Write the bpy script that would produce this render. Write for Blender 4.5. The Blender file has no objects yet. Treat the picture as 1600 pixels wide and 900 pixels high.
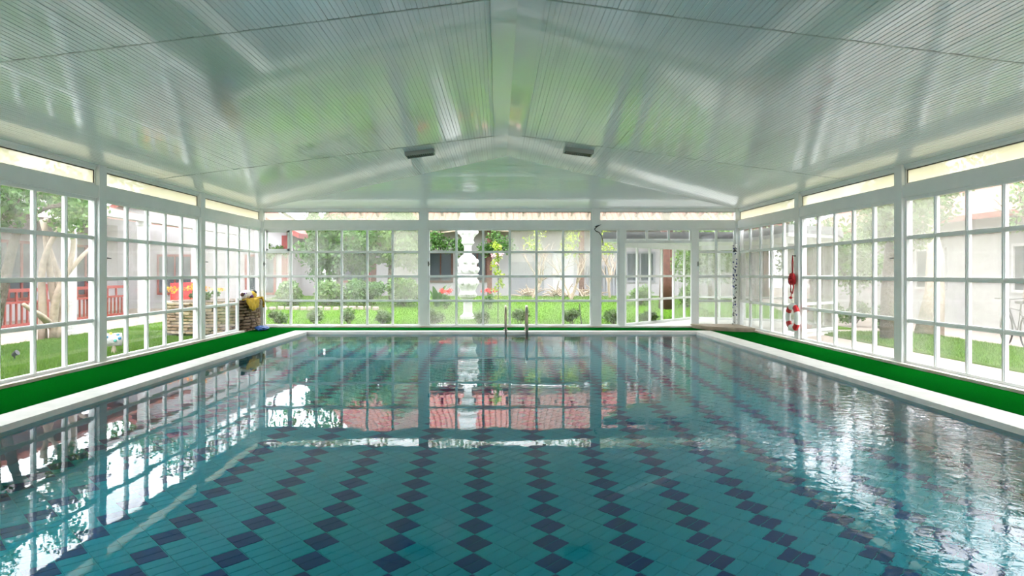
import bpy, math, random
import numpy as np
from mathutils import Vector, Matrix
R = math.radians
random.seed(7); rng = np.random.default_rng(7)
scene = bpy.context.scene
col = scene.collection

# ---------------------------------------------------------------- camera, sky, light, exposure
F = 1075.0                      # focal length in pixels of the 1600x900 frame
CX, CY = 778.0, 426.0           # principal point (vanishing point of the hall)
CH = 1.433                      # eye height
cam_d = bpy.data.cameras.new('camera'); cam = bpy.data.objects.new('camera', cam_d); col.objects.link(cam)
cam.location = (0, 0, CH); cam.rotation_euler = (R(90), 0, 0)
cam_d.sensor_width = 36; cam_d.lens = F / 1600 * 36
cam_d.shift_x = (800 - CX) / 1600; cam_d.shift_y = -(450 - CY) / 1600
cam_d.clip_end = 300
scene.camera = cam

world = bpy.data.worlds.new('overcast_sky'); scene.world = world; world.use_nodes = True
wn = world.node_tree; wn.nodes.clear()
wo = wn.nodes.new('ShaderNodeOutputWorld'); wb = wn.nodes.new('ShaderNodeBackground')
wb.inputs['Color'].default_value = (0.90, 0.95, 1.0, 1); wb.inputs['Strength'].default_value = 1.3
wn.links.new(wb.outputs[0], wo.inputs[0])
sun_d = bpy.data.lights.new('sun_offscreen', 'SUN'); sun_d.energy = 0.5; sun_d.angle = R(35); sun_d.color = (1, .96, .88)
sun = bpy.data.objects.new('sun_offscreen', sun_d); col.objects.link(sun); sun.rotation_euler = (R(18), R(14), 0); sun.location = (0, 10, 30)

scene.view_settings.view_transform = 'Standard'; scene.view_settings.look = 'None'
scene.view_settings.gamma = 1; scene.view_settings.use_curve_mapping = False
scene.view_settings.exposure = 3.1
cy = scene.cycles
cy.use_denoising = True; cy.max_bounces = 14; cy.diffuse_bounces = 6; cy.glossy_bounces = 6
cy.transmission_bounces = 8; cy.transparent_max_bounces = 40
cy.caustics_refractive = True; cy.caustics_reflective = True; cy.sample_clamp_indirect = 6; cy.blur_glossy = 0.3

# ---------------------------------------------------------------- helpers
def P(x, y, Y): return Vector(((x - CX) * Y / F, Y, CH - (y - CY) * Y / F))

class MB:
    def __init__(s): s.v = []; s.f = []
    def add(s, vs, fs):
        n = len(s.v); s.v += [tuple(v) for v in vs]; s.f += [tuple(i + n for i in f) for f in fs]; return s
    def box(s, x0, x1, y0, y1, z0, z1):
        return s.add([(x0,y0,z0),(x1,y0,z0),(x1,y1,z0),(x0,y1,z0),(x0,y0,z1),(x1,y0,z1),(x1,y1,z1),(x0,y1,z1)],
                     [(0,3,2,1),(4,5,6,7),(0,1,5,4),(1,2,6,5),(2,3,7,6),(3,0,4,7)])
    def prism(s, poly, z0, z1):           # poly ccw in xy
        n = len(poly)
        return s.add([(x,y,z0) for x,y in poly] + [(x,y,z1) for x,y in poly],
                     [tuple(reversed(range(n))), tuple(range(n, 2*n))] + [(i,(i+1)%n,n+(i+1)%n,n+i) for i in range(n)])
    def tube(s, path, r, seg=8, cap=True):
        path = [Vector(p) for p in path]; n = len(path)
        rs = r if isinstance(r, (list, tuple)) else [r]*n
        vs = []; up = None
        for i, p in enumerate(path):
            t = (path[min(i+1,n-1)] - path[max(i-1,0)]).normalized()
            if up is None: up = Vector((0,0,1)) if abs(t.z) < .9 else Vector((1,0,0))
            a = t.cross(up); a.normalize(); b = a.cross(t).normalized(); up = b
            for k in range(seg):
                q = 2*math.pi*k/seg
                vs.append(p + (a*math.cos(q) + b*math.sin(q))*rs[i])
        fs = [(i*seg+k, i*seg+(k+1)%seg, (i+1)*seg+(k+1)%seg, (i+1)*seg+k) for i in range(n-1) for k in range(seg)]
        if cap: fs += [tuple(reversed(range(seg))), tuple(range((n-1)*seg, n*seg))]
        return s.add(vs, fs)
    def lathe(s, prof, seg=20, c=(0,0,0), wob=None):
        vs = []
        for i, (r, z) in enumerate(prof):
            for k in range(seg):
                q = 2*math.pi*k/seg; rr = r*(1 + (wob(q, i) if wob else 0))
                vs.append((c[0]+rr*math.cos(q), c[1]+rr*math.sin(q), c[2]+z))
        n = len(prof)
        fs = [(i*seg+k, i*seg+(k+1)%seg, (i+1)*seg+(k+1)%seg, (i+1)*seg+k) for i in range(n-1) for k in range(seg)]
        fs += [tuple(reversed(range(seg))), tuple(range((n-1)*seg, n*seg))]
        return s.add(vs, fs)
    def ball(s, c, r, seg=10, rings=6, jit=0):
        rx, ry, rz = r if isinstance(r, (tuple, list)) else (r, r, r)
        vs = [(c[0],c[1],c[2]-rz)]
        for i in range(1, rings):
            a = -math.pi/2 + math.pi*i/rings
            for k in range(seg):
                q = 2*math.pi*k/seg; j = 1 + random.uniform(-jit, jit)
                vs.append((c[0]+rx*math.cos(a)*math.cos(q)*j, c[1]+ry*math.cos(a)*math.sin(q)*j, c[2]+rz*math.sin(a)*j))
        vs.append((c[0],c[1],c[2]+rz)); L = len(vs)-1
        fs = [(0, 1+(k+1)%seg, 1+k) for k in range(seg)]
        for i in range(rings-2):
            b = 1+i*seg
            fs += [(b+k, b+(k+1)%seg, b+seg+(k+1)%seg, b+seg+k) for k in range(seg)]
        b = 1+(rings-2)*seg
        fs += [(b+k, b+(k+1)%seg, L) for k in range(seg)]
        return s.add(vs, fs)
    def mesh(s, name, m, smooth=False):
        me = bpy.data.meshes.new(name); me.from_pydata(s.v, [], s.f)
        if m: me.materials.append(m)
        if smooth: me.polygons.foreach_set('use_smooth', [True]*len(me.polygons))
        me.update(); return me
    def build(s, name, m, parent=None, loc=(0,0,0), rot=(0,0,0), smooth=False):
        return link(name, s.mesh(name, m, smooth), parent, loc, rot)

def link(name, me, parent=None, loc=(0,0,0), rot=(0,0,0)):
    o = bpy.data.objects.new(name, me); col.objects.link(o)
    o.location = loc; o.rotation_euler = rot
    if parent: o.parent = parent
    return o
def tag(o, label, cat, group=None, kind=None):
    o['label'] = label; o['category'] = cat
    if group: o['group'] = group
    if kind: o['kind'] = kind
    return o
def empty(name, loc=(0,0,0), rz=0):
    return link(name, None, None, loc, (0,0,rz))

# ---------------------------------------------------------------- materials
def mat(name, colr, rough=.5, spec=.5, metal=0, noise=None, bump=None, coat=0, coords='Object', sheen=0):
    """noise=(scale, amount[, second colour]); bump=(scale, strength, distance)"""
    m = bpy.data.materials.new(name); m.use_nodes = True; nt = m.node_tree; b = nt.nodes['Principled BSDF']
    b.inputs['Base Color'].default_value = (*colr, 1); b.inputs['Roughness'].default_value = rough
    b.inputs['Specular IOR Level'].default_value = spec; b.inputs['Metallic'].default_value = metal
    b.inputs['Coat Weight'].default_value = coat
    if noise or bump: tc = nt.nodes.new('ShaderNodeTexCoord')
    if noise:
        n = nt.nodes.new('ShaderNodeTexNoise'); n.inputs['Scale'].default_value = noise[0]; n.inputs['Detail'].default_value = 4
        nt.links.new(tc.outputs[coords], n.inputs['Vector'])
        r = nt.nodes.new('ShaderNodeValToRGB'); c2 = noise[2] if len(noise) > 2 else tuple(c*(1-noise[1]) for c in colr)
        r.color_ramp.elements[0].position = .35; r.color_ramp.elements[1].position = .68
        r.color_ramp.elements[0].color = (*c2, 1); r.color_ramp.elements[1].color = (*colr, 1)
        nt.links.new(n.outputs['Fac'], r.inputs[0]); nt.links.new(r.outputs[0], b.inputs['Base Color'])
    if bump:
        n = nt.nodes.new('ShaderNodeTexNoise'); n.inputs['Scale'].default_value = bump[0]; n.inputs['Detail'].default_value = 3
        nt.links.new(tc.outputs[coords], n.inputs['Vector'])
        bp = nt.nodes.new('ShaderNodeBump'); bp.inputs['Strength'].default_value = bump[1]; bp.inputs['Distance'].default_value = bump[2]
        nt.links.new(n.outputs['Fac'], bp.inputs['Height']); nt.links.new(bp.outputs[0], b.inputs['Normal'])
    return m
def randmat(name, cols, rough=.6, bump=None, transl=0):
    """colour picked per object / per mesh island"""
    m = mat(name, cols[0], rough, bump=bump); nt = m.node_tree; b = nt.nodes['Principled BSDF']
    oi = nt.nodes.new('ShaderNodeObjectInfo'); ge = nt.nodes.new('ShaderNodeNewGeometry')
    ad = nt.nodes.new('ShaderNodeMath'); ad.operation = 'ADD'; fr = nt.nodes.new('ShaderNodeMath'); fr.operation = 'FRACT'
    nt.links.new(oi.outputs['Random'], ad.inputs[0]); nt.links.new(ge.outputs['Random Per Island'], ad.inputs[1])
    nt.links.new(ad.outputs[0], fr.inputs[0])
    r = nt.nodes.new('ShaderNodeValToRGB'); e = r.color_ramp.elements
    while len(e) < len(cols): e.new(.5)
    for i, c in enumerate(cols): e[i].position = i/(len(cols)-1); e[i].color = (*c, 1)
    nt.links.new(fr.outputs[0], r.inputs[0]); nt.links.new(r.outputs[0], b.inputs['Base Color'])
    if transl:
        out = nt.nodes['Material Output']; t = nt.nodes.new('ShaderNodeBsdfTranslucent'); mx = nt.nodes.new('ShaderNodeMixShader')
        mx.inputs[0].default_value = transl
        nt.links.new(r.outputs[0], t.inputs[0]); nt.links.new(b.outputs[0], mx.inputs[1]); nt.links.new(t.outputs[0], mx.inputs[2])
        nt.links.new(mx.outputs[0], out.inputs[0])
    return m
def pane_mat(name, haze, var, tint=(1,1,1), film=(.325,.315,.275), scale=2.2):
    """window glass with a film of condensation / dust: clear transmission + scattering film + gloss"""
    m = bpy.data.materials.new(name); m.use_nodes = True; nt = m.node_tree; nt.nodes.clear()
    out = nt.nodes.new('ShaderNodeOutputMaterial')
    tr = nt.nodes.new('ShaderNodeBsdfTransparent'); tr.inputs[0].default_value = (*tint, 1)
    tl = nt.nodes.new('ShaderNodeBsdfTranslucent'); tl.inputs[0].default_value = (*film, 1)
    tc = nt.nodes.new('ShaderNodeTexCoord'); oi = nt.nodes.new('ShaderNodeObjectInfo')
    va = nt.nodes.new('ShaderNodeVectorMath'); va.operation = 'ADD'
    nt.links.new(tc.outputs['Object'], va.inputs[0]); nt.links.new(oi.outputs['Location'], va.inputs[1])
    n = nt.nodes.new('ShaderNodeTexNoise'); n.inputs['Scale'].default_value = scale; n.inputs['Detail'].default_value = 5
    nt.links.new(va.outputs[0], n.inputs['Vector'])
    mr = nt.nodes.new('ShaderNodeMapRange'); mr.inputs[1].default_value = .3; mr.inputs[2].default_value = .7
    mr.inputs[3].default_value = max(0, haze-var); mr.inputs[4].default_value = min(1, haze+var)
    nt.links.new(n.outputs['Fac'], mr.inputs[0])
    m1 = nt.nodes.new('ShaderNodeMixShader'); nt.links.new(mr.outputs[0], m1.inputs[0])
    nt.links.new(tr.outputs[0], m1.inputs[1]); nt.links.new(tl.outputs[0], m1.inputs[2])
    gl = nt.nodes.new('ShaderNodeBsdfGlossy'); gl.inputs['Roughness'].default_value = .05
    lw = nt.nodes.new('ShaderNodeLayerWeight'); pw = nt.nodes.new('ShaderNodeMath'); pw.operation = 'POWER'; pw.inputs[1].default_value = 5
    fr = nt.nodes.new('ShaderNodeMath'); fr.operation = 'MULTIPLY_ADD'; fr.inputs[1].default_value = .7; fr.inputs[2].default_value = .025   # Schlick reflectance of a pane face
    nt.links.new(lw.outputs['Facing'], pw.inputs[0]); nt.links.new(pw.outputs[0], fr.inputs[0])
    m2 = nt.nodes.new('ShaderNodeMixShader'); nt.links.new(fr.outputs[0], m2.inputs[0])
    nt.links.new(m1.outputs[0], m2.inputs[1]); nt.links.new(gl.outputs[0], m2.inputs[2])
    nt.links.new(m2.outputs[0], out.inputs[0])
    return m

M = {}
M['frame'] = mat('white_painted_aluminium', (.86,.87,.86), .35, noise=(3,.05))
M['gasket'] = mat('dark_rubber', (.05,.05,.05), .6)
M['ceiling'] = mat('white_pvc_board', (.74,.76,.76), .13, .6, coat=.3)
M['slab'] = mat('white_sheet', (.7,.72,.7), .5)
M['coping'] = mat('cream_coping_stone', (.84,.81,.74), .45, noise=(4,.12), bump=(60,.15,.002))
M['deck'] = mat('pale_deck_paving', (.70,.67,.61), .55, noise=(5,.12))
M['turf'] = mat('green_artificial_turf', (.0005,.125,.004), .9, .0, noise=(70,.45), bump=(260,.9,.01))
_b = M['turf'].node_tree.nodes['Principled BSDF']; _b.inputs['Sheen Weight'].default_value = .05; _b.inputs['Sheen Roughness'].default_value = .35; _b.inputs['Sheen Tint'].default_value = (.10,.75,.42,1)
M['kerb'] = mat('white_kerb_with_rust', (.80,.77,.72), .5, noise=(2.2,.2,(.66,.52,.42)))
M['tile_light'] = randmat('turquoise_pool_tile', [(.002,.47,.60),(.004,.51,.64),(.003,.49,.62)], .3)
M['tile_navy'] = randmat('navy_pool_tile', [(.003,.05,.26),(.004,.06,.29)], .3)
M['grout'] = mat('pool_grout', (.02,.58,.68), .7)
M['poolwall'] = mat('turquoise_pool_wall', (.01,.50,.60), .35)
M['steel'] = mat('stainless_steel', (.34,.28,.23), .3, metal=1)
M['black'] = mat('black_rubber', (.012,.012,.012), .5)
M['darkmetal'] = mat('dark_metal', (.05,.05,.05), .4, metal=.6)
M['vent'] = mat('grey_vent_metal', (.36,.38,.36), .4, metal=.3)
M['ventdark'] = mat('dark_vent_slat', (.10,.10,.09), .5)
M['red'] = mat('red_rope', (.50,.01,.02), .6, bump=(120,.5,.004))
M['ringwhite'] = mat('white_ring_foam', (.85,.86,.84), .4)
M['ringred'] = mat('red_ring_band', (.55,.012,.02), .45)
M['clear'] = pane_mat('clear_glass', .03, .02)
M['lighthaze'] = pane_mat('lightly_fogged_glass', .08, .06)
M['haze'] = pane_mat('fogged_glass', .21, .08)
M['fog'] = pane_mat('heavily_fogged_glass', .33, .08)
M['transom'] = pane_mat('frosted_cream_glass', .80, .04, film=(.50,.48,.36), scale=1)
M['transom2'] = pane_mat('half_frosted_cream_glass', .42, .06, film=(.36,.36,.29), scale=1)
M['stone'] = randmat('rubble_stone', [(.20,.115,.065),(.34,.225,.14),(.27,.185,.125),(.40,.29,.19),(.16,.095,.06)], .85, bump=(18,.6,.03))
M['mortar'] = mat('dark_mortar', (.03,.02,.014), .95)
M['soil'] = mat('soil', (.09,.06,.04), .95, bump=(20,.8,.05))
M['tan'] = mat('tan_stone', (.52,.40,.30), .6, noise=(6,.25), bump=(30,.3,.01))
M['grass'] = mat('lawn_green', (.072,.155,.008), .9, .05, noise=(1.6,.3,(.058,.13,.007)), bump=(90,.9,.03))
M['blade'] = randmat('grass_blade', [(.05,.125,.006),(.08,.17,.010),(.105,.185,.016)], .8, transl=.3)
M['paving'] = mat('beige_paving', (.27,.215,.18), .8, noise=(1.5,.15), bump=(30,.2,.01))
M['render'] = mat('white_wall_render', (.36,.34,.345), .85, noise=(.8,.1))
M['greywall'] = mat('grey_metal_cladding', (.20,.20,.215), .6)
M['rooftile'] = mat('red_roof_tile', (.27,.085,.06), .8, noise=(6,.4))
M['redwood'] = mat('red_painted_timber', (.20,.026,.02), .6, noise=(5,.25))
M['brown'] = mat('brown_timber', (.085,.03,.016), .7, noise=(8,.3), bump=(14,.6,.03))
M['bark'] = mat('grey_bark', (.13,.10,.075), .9, noise=(8,.4), bump=(14,.9,.05))
M['palebark'] = mat('pale_bark', (.36,.28,.21), .85, noise=(10,.3), bump=(16,.6,.03))
M['glassdark'] = mat('dark_house_glass', (.05,.06,.07), .12)
M['white'] = mat('white_plaster', (.46,.45,.44), .6, noise=(9,.08), bump=(22,.5,.03))
M['leaf'] = randmat('green_leaf', [(.022,.068,.010),(.042,.118,.016),(.075,.165,.028),(.032,.093,.014)], .6, transl=.35)
M['leaf2'] = randmat('light_green_leaf', [(.055,.125,.02),(.085,.17,.028),(.125,.20,.045),(.065,.145,.025)], .6, transl=.35)
M['leafdark'] = randmat('olive_leaf', [(.05,.13,.03),(.09,.19,.05),(.14,.24,.08)], .6, transl=.3)
M['vine'] = randmat('yellow_green_leaf', [(.20,.30,.02),(.30,.36,.025),(.11,.22,.02)], .6, transl=.35)
M['dry'] = randmat('dry_twig', [(.25,.18,.125),(.34,.26,.19),(.19,.135,.095)], .9)
M['redflower'] = randmat('red_petal', [(.5,.012,.012),(.55,.03,.02),(.4,.008,.016)], .6, transl=.2)
M['orangeflower'] = randmat('orange_petal', [(.85,.28,.01),(.9,.45,.02),(.8,.16,.02)], .6, transl=.2)
M['pinkflower'] = randmat('pink_petal', [(.8,.35,.45),(.85,.5,.55)], .6, transl=.2)
M['yellowcloth'] = mat('yellow_cloth', (.72,.45,.04), .9, noise=(12,.25), bump=(40,.5,.01))
M['bluecloth'] = mat('blue_plastic', (.01,.08,.33), .45)
M['plush'] = mat('white_plush', (.75,.70,.72), .95, bump=(80,.5,.01))
M['purple'] = mat('purple_plush', (.12,.03,.22), .9)
M['dots_blue'] = mat('blue_enamel', (.02,.18,.35), .4)
M['dots_green'] = mat('teal_enamel', (.03,.3,.25), .4)
M['dots_yellow'] = mat('yellow_enamel', (.7,.5,.06), .4)

def mosaic():
    m = mat('mosaic_tile', (.85,.85,.83), .3); nt = m.node_tree; b = nt.nodes['Principled BSDF']
    tc = nt.nodes.new('ShaderNodeTexCoord'); v = nt.nodes.new('ShaderNodeTexVoronoi'); v.inputs['Scale'].default_value = 26
    nt.links.new(tc.outputs['Object'], v.inputs['Vector'])
    r = nt.nodes.new('ShaderNodeValToRGB'); r.color_ramp.interpolation = 'CONSTANT'; e = r.color_ramp.elements
    e[0].color = (.86,.86,.84,1); e[1].position = .78; e[1].color = (.03,.05,.22,1)
    e.new(.87).color = (.05,.05,.06,1); e.new(.94).color = (.35,.34,.4,1)
    sp = nt.nodes.new('ShaderNodeSeparateColor'); nt.links.new(v.outputs['Color'], sp.inputs[0])
    nt.links.new(sp.outputs[0], r.inputs[0]); nt.links.new(r.outputs[0], b.inputs['Base Color'])
    return m
M['mosaic'] = mosaic()

def water():
    m = bpy.data.materials.new('pool_water'); m.use_nodes = True; nt = m.node_tree; nt.nodes.clear(); N = nt.nodes.new; Lk = nt.links.new
    out = N('ShaderNodeOutputMaterial'); tc = N('ShaderNodeTexCoord')
    sep = N('ShaderNodeSeparateXYZ'); Lk(tc.outputs['Object'], sep.inputs[0])
    n1 = N('ShaderNodeTexNoise'); n1.inputs['Scale'].default_value = 1.3; n1.inputs['Detail'].default_value = 2; Lk(tc.outputs['Object'], n1.inputs['Vector'])
    n2 = N('ShaderNodeTexNoise'); n2.inputs['Scale'].default_value = 8; n2.inputs['Detail'].default_value = 3; n2.inputs['Distortion'].default_value = .6; Lk(tc.outputs['Object'], n2.inputs['Vector'])
    # the inlet on the life ring side ripples the water there
    mk = N('ShaderNodeMapRange'); mk.interpolation_type = 'SMOOTHSTEP'; mk.inputs[1].default_value = .6; mk.inputs[2].default_value = 4.2; mk.inputs[3].default_value = .04; mk.inputs[4].default_value = 1.0
    Lk(sep.outputs[0], mk.inputs[0])
    h2 = N('ShaderNodeMath'); h2.operation = 'MULTIPLY'; Lk(n2.outputs['Fac'], h2.inputs[0]); Lk(mk.outputs[0], h2.inputs[1])
    b1 = N('ShaderNodeBump'); b1.inputs['Strength'].default_value = 1; b1.inputs['Distance'].default_value = .002; Lk(n1.outputs['Fac'], b1.inputs['Height'])
    b2 = N('ShaderNodeBump'); b2.inputs['Strength'].default_value = 1; b2.inputs['Distance'].default_value = .0045; Lk(h2.outputs[0], b2.inputs['Height']); Lk(b1.outputs[0], b2.inputs['Normal'])
    rf = N('ShaderNodeBsdfRefraction'); rf.inputs['IOR'].default_value = 1.33; rf.inputs['Roughness'].default_value = 0; rf.inputs[0].default_value = (.45,.98,1,1)
    gl = N('ShaderNodeBsdfGlossy'); gl.inputs['Roughness'].default_value = .0
    fr = N('ShaderNodeFresnel'); fr.inputs[0].default_value = 1.33
    for x in (rf, gl, fr): Lk(b2.outputs[0], x.inputs['Normal'])
    mx = N('ShaderNodeMixShader'); Lk(fr.outputs[0], mx.inputs[0]); Lk(rf.outputs[0], mx.inputs[1]); Lk(gl.outputs[0], mx.inputs[2])
    Lk(mx.outputs[0], out.inputs[0])
    return m
M['water'] = water()

# ---------------------------------------------------------------- hall dimensions
XL, XR, YB, YF = -6.2, 6.28, 17.9, -3.82
EAVE, RIDGE, XRG, YAP = 3.08, 3.90, 0.18, 14.57
PXL, PXR, PYN, PYF = -4.60, 4.77, 0.8, 16.55       # pool
ZW = -0.05; ZP = ZW - 1.35
BAY = 3.62
posts_y = [YB - BAY*k for k in range(1, 6)]

# floor (deck) round the pool, coping, pool shell
def ring(mb, x0, x1, y0, y1, X0, X1, Y0, Y1, za, zb):
    mb.box(x0, X0, y0, y1, za, zb); mb.box(X1, x1, y0, y1, za, zb); mb.box(X0, X1, y0, Y0, za, zb); mb.box(X0, X1, Y1, y1, za, zb)
mb = MB(); ring(mb, XL-.15, XR+.15, YF, YB+.15, PXL-.38, PXR+.44, PYN-.4, PYF+.35, -.25, 0)
floor = tag(mb.build('floor', M['deck']), 'pale paved deck round the swimming pool', 'floor', kind='structure')
mb = MB(); ring(mb, PXL-.38, PXR+.44, PYN-.4, PYF+.35, PXL, PXR, PYN, PYF, -.25, .012)
mb.build('coping', M['coping'], floor)
pool = empty('swimming_pool', (0, 0, ZP)); tag(pool, 'turquoise tiled swimming pool with chains of navy diamonds', 'pool', kind='structure')
mb = MB(); t = .2; d = 1.35 + .05 - .25
for b in ((PXL-t, PXL, PYN-t, PYF+t), (PXR, PXR+t, PYN-t, PYF+t), (PXL, PXR, PYN-t, PYN), (PXL, PXR, PYF, PYF+t)):
    mb.box(*b, -.2, d)
mb.build('pool_wall', M['poolwall'], pool)
MB().box(PXL, PXR, PYN, PYF, -.2, -.004).build('grout_bed', M['grout'], pool)
# floor tiles: 10 x 20 cm, laid on the diagonal; pairs make squares of 20 cm; navy squares chain corner to corner
A = .2; DG = A*math.sqrt(2); X0T = -.175
def tile_mesh(m):
    g = .003; h = .006
    mb = MB(); a, b = A/4 - g, A/2 - g
    mb.add([(-a,-b,-.004),(a,-b,-.004),(a,b,-.004),(-a,b,-.004),(-a+.002,-b+.002,h),(a-.002,-b+.002,h),(a-.002,b-.002,h),(-a+.002,b-.002,h)],
           [(4,5,6,7),(0,1,5,4),(1,2,6,5),(2,3,7,6),(3,0,4,7)])
    return mb
tl_l = tile_mesh(0).mesh('tile', M['tile_light']); tl_n = tile_mesh(0).mesh('tile', M['tile_navy'])
base_v = np.array(tile_mesh(0).v); base_f = tile_mesh(0).f
tiles = []
u = np.array([math.cos(R(-45)), math.sin(R(-45))]); v = np.array([math.cos(R(45)), math.sin(R(45))])
nmax = 120
for i in range(-nmax, nmax):
    for j in range(-nmax, nmax):
        c = np.array([X0T, 0]) + u*A*i + v*A*j
        if not (PXL+.16 < c[0] < PXR-.16 and PYN+.16 < c[1] < PYF-.16): continue
        navy = ((i + j) % 4 == 0)          # x offset is (i+j)*diag/2 : every second column
        for s in (-1, 1):
            # narrow direction along u, long along v
            cc = c + u*(A/4)*s
            tiles.append((navy, cc[0], cc[1]))
def inview(x, y):
    return y > 2.7 and abs((x)*F/max(y,.1)) < 830
rot = R(-45)
ca, sa = math.cos(rot), math.sin(rot)
for navy, me in ((True, tl_n), (False, tl_l)):
    L = [t for t in tiles if t[0] == navy]
    L.sort(key=lambda t: (not inview(t[1], t[2]), math.hypot(t[1], t[2])))
    for (_, x, y) in L[:300]:
        link('tile', me, pool, (x, y, 0), (0, 0, rot))
    mb = MB()
    for (_, x, y) in L[300:]:
        mb.add([(x + ca*p[0] - sa*p[1], y + sa*p[0] + ca*p[1], p[2]) for p in base_v], base_f)
    o = mb.build('navy_tiling' if navy else 'turquoise_tiling', M['tile_navy'] if navy else M['tile_light'], pool); o['kind'] = 'stuff'
mb = MB(); nx, ny = 2, 2
mb.add([(PXL, PYN, 0), (PXR, PYN, 0), (PXR, PYF, 0), (PXL, PYF, 0)], [(0,1,2,3)])
w = mb.build('pool_water', M['water'], None, (0, 0, ZW)); tag(w, 'clear pool water, glassy and rippled on the life ring side', 'water', kind='stuff')

# ---------------------------------------------------------------- ceiling: hipped, of white boards
def zl(x): return EAVE + (RIDGE-EAVE)*(1 - abs(x-XRG)/((XRG-XL) if x < XRG else (XR-XRG)))
cs = MB(); T = .16; ov = .18
sl_l = (RIDGE-EAVE)/(XRG-XL); sl_r = (RIDGE-EAVE)/(XR-XRG); sl_b = (RIDGE-EAVE)/(YB-YAP)
zo = .035
def slab(pts):
    n = len(pts); cs.add([(x,y,z+zo) for x,y,z in pts] + [(x,y,z+zo+T) for x,y,z in pts],
        [tuple(range(n)), tuple(reversed(range(n, 2*n)))] + [(i, n+i, n+(i+1)%n, (i+1)%n) for i in range(n)])
xl2, xr2, yb2 = XL-ov, XR+ov, YB+ov*.6
zl2, zr2, zb2 = EAVE-sl_l*ov, EAVE-sl_r*ov, EAVE-sl_b*ov*.6
ap = (XRG, YAP, RIDGE); fr_ = (XRG, YF-.2, RIDGE)
slab([(xl2, YF-.2, zl2), fr_, ap, (xl2, yb2, zb2)][::-1])
slab([fr_, (xr2, YF-.2, zr2), (xr2, yb2, zb2), ap][::-1])
slab([ap, (xl2, yb2, zb2), (xr2, yb2, zb2)])
ceil = tag(cs.build('ceiling', M['slab']), 'glossy white board ceiling with hipped end over the pool', 'ceiling', kind='structure')
PW = .1
def prof(w):
    k = w/PW
    return [(0,.005),(.006*k,0),(.045*k,0),(.049*k,.003),(.051*k,.003),(.055*k,0),(.094*k,0),(w,.005)]
def plank_mb(w, y0a, y1a, y0b=None, y1b=None):
    """board along y; the ends may be cut at a slant: *a at x=0, *b at x=w"""
    y0b = y0a if y0b is None else y0b; y1b = y1a if y1b is None else y1b
    pr = prof(w); n = len(pr); mb = MB()
    vs = [(x, y0a+(y0b-y0a)*x/w, z) for x, z in pr] + [(x, y1a+(y1b-y1a)*x/w, z) for x, z in pr]
    vs += [(0,y0a,.03),(w,y0b,.03),(w,y1b,.03),(0,y1a,.03)]
    fs = [(i, n+i, n+i+1, i+1) for i in range(n-1)] + [(2*n, 2*n+1, 2*n+2, 2*n+3)]
    fs += [tuple(range(n)) + (2*n+1, 2*n), tuple(reversed(range(n, 2*n))) + (2*n+3, 2*n+2)]
    return mb.add(vs, fs)
Y1, Y2 = .3425*YB, .685*YB
segs = [(YF, -.02, False), (.0, Y1-.012, True), (Y1+.012, Y2-.012, True), (Y2+.012, None, False)]
for side in (-1, 1):
    half = (XRG-XL) if side < 0 else (XR-XRG); slope = math.hypot(half, RIDGE-EAVE); th = math.atan2(RIDGE-EAVE, half)
    n = int(round(slope/PW)); w = slope/n
    for (ya, yb, sep_) in segs:
        if sep_: me = plank_mb(w, 0, yb-ya).mesh('plank', M['ceiling'])
        joined = MB()
        for j in range(n):
            t0 = j*w                                   # distance from the ridge of the upper edge
            if sep_:
                jt = random.uniform(-.006, .006); jx = random.uniform(-.0004, .0004)
                if side > 0: o = link('plank', me, ceil, (XRG + t0*math.cos(th), ya, RIDGE - t0*math.sin(th)), (jx, th+jt, 0))
                else:
                    t1 = t0 + w
                    o = link('plank', me, ceil, (XRG - t1*math.cos(th), ya, RIDGE - t1*math.sin(th)), (jx, -th+jt, 0))
            else:
                f = lambda t: (YAP + (YB-YAP)*t/slope) if yb is None else yb
                jt = random.uniform(-.006, .006)
                if side > 0:
                    p = plank_mb(w, ya, f(t0), ya, f(t0+w)); a = th+jt; org = (XRG + t0*math.cos(th), RIDGE - t0*math.sin(th))
                else:
                    p = plank_mb(w, ya, f(t0+w), ya, f(t0)); a = -th+jt; t1 = t0+w; org = (XRG - t1*math.cos(th), RIDGE - t1*math.sin(th))
                joined.add([(org[0] + x*math.cos(a) + z*math.sin(a), y, org[1] - x*math.sin(a) + z*math.cos(a)) for x, y, z in p.v], p.f)
        if not sep_:
            o = joined.build('planking', M['ceiling'], ceil); o['kind'] = 'stuff'
# hip end: boards parallel to the far wall
slope = math.hypot(YB-YAP, RIDGE-EAVE); th = math.atan2(RIDGE-EAVE, YB-YAP); n = 34; w = slope/n
joined = MB()
for j in range(n):
    t0, t1 = j*w, (j+1)*w
    xa = lambda t: XRG + (XL-XRG)*t/slope
    xb = lambda t: XRG + (XR-XRG)*t/slope
    p = plank_mb(w, -xb(t0), -xa(t0), -xb(t1), -xa(t1)); a = th + random.uniform(-.004,.004)
    # local x -> +Y (down), local y -> -X
    joined.add([(-y, YAP + t0*math.cos(th) + x*math.cos(a) + z*math.sin(a), RIDGE - t0*math.sin(th) - x*math.sin(a) + z*math.cos(a)) for x, y, z in p.v], p.f)
o = joined.build('hip_planking', M['ceiling'], ceil); o['kind'] = 'stuff'
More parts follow.
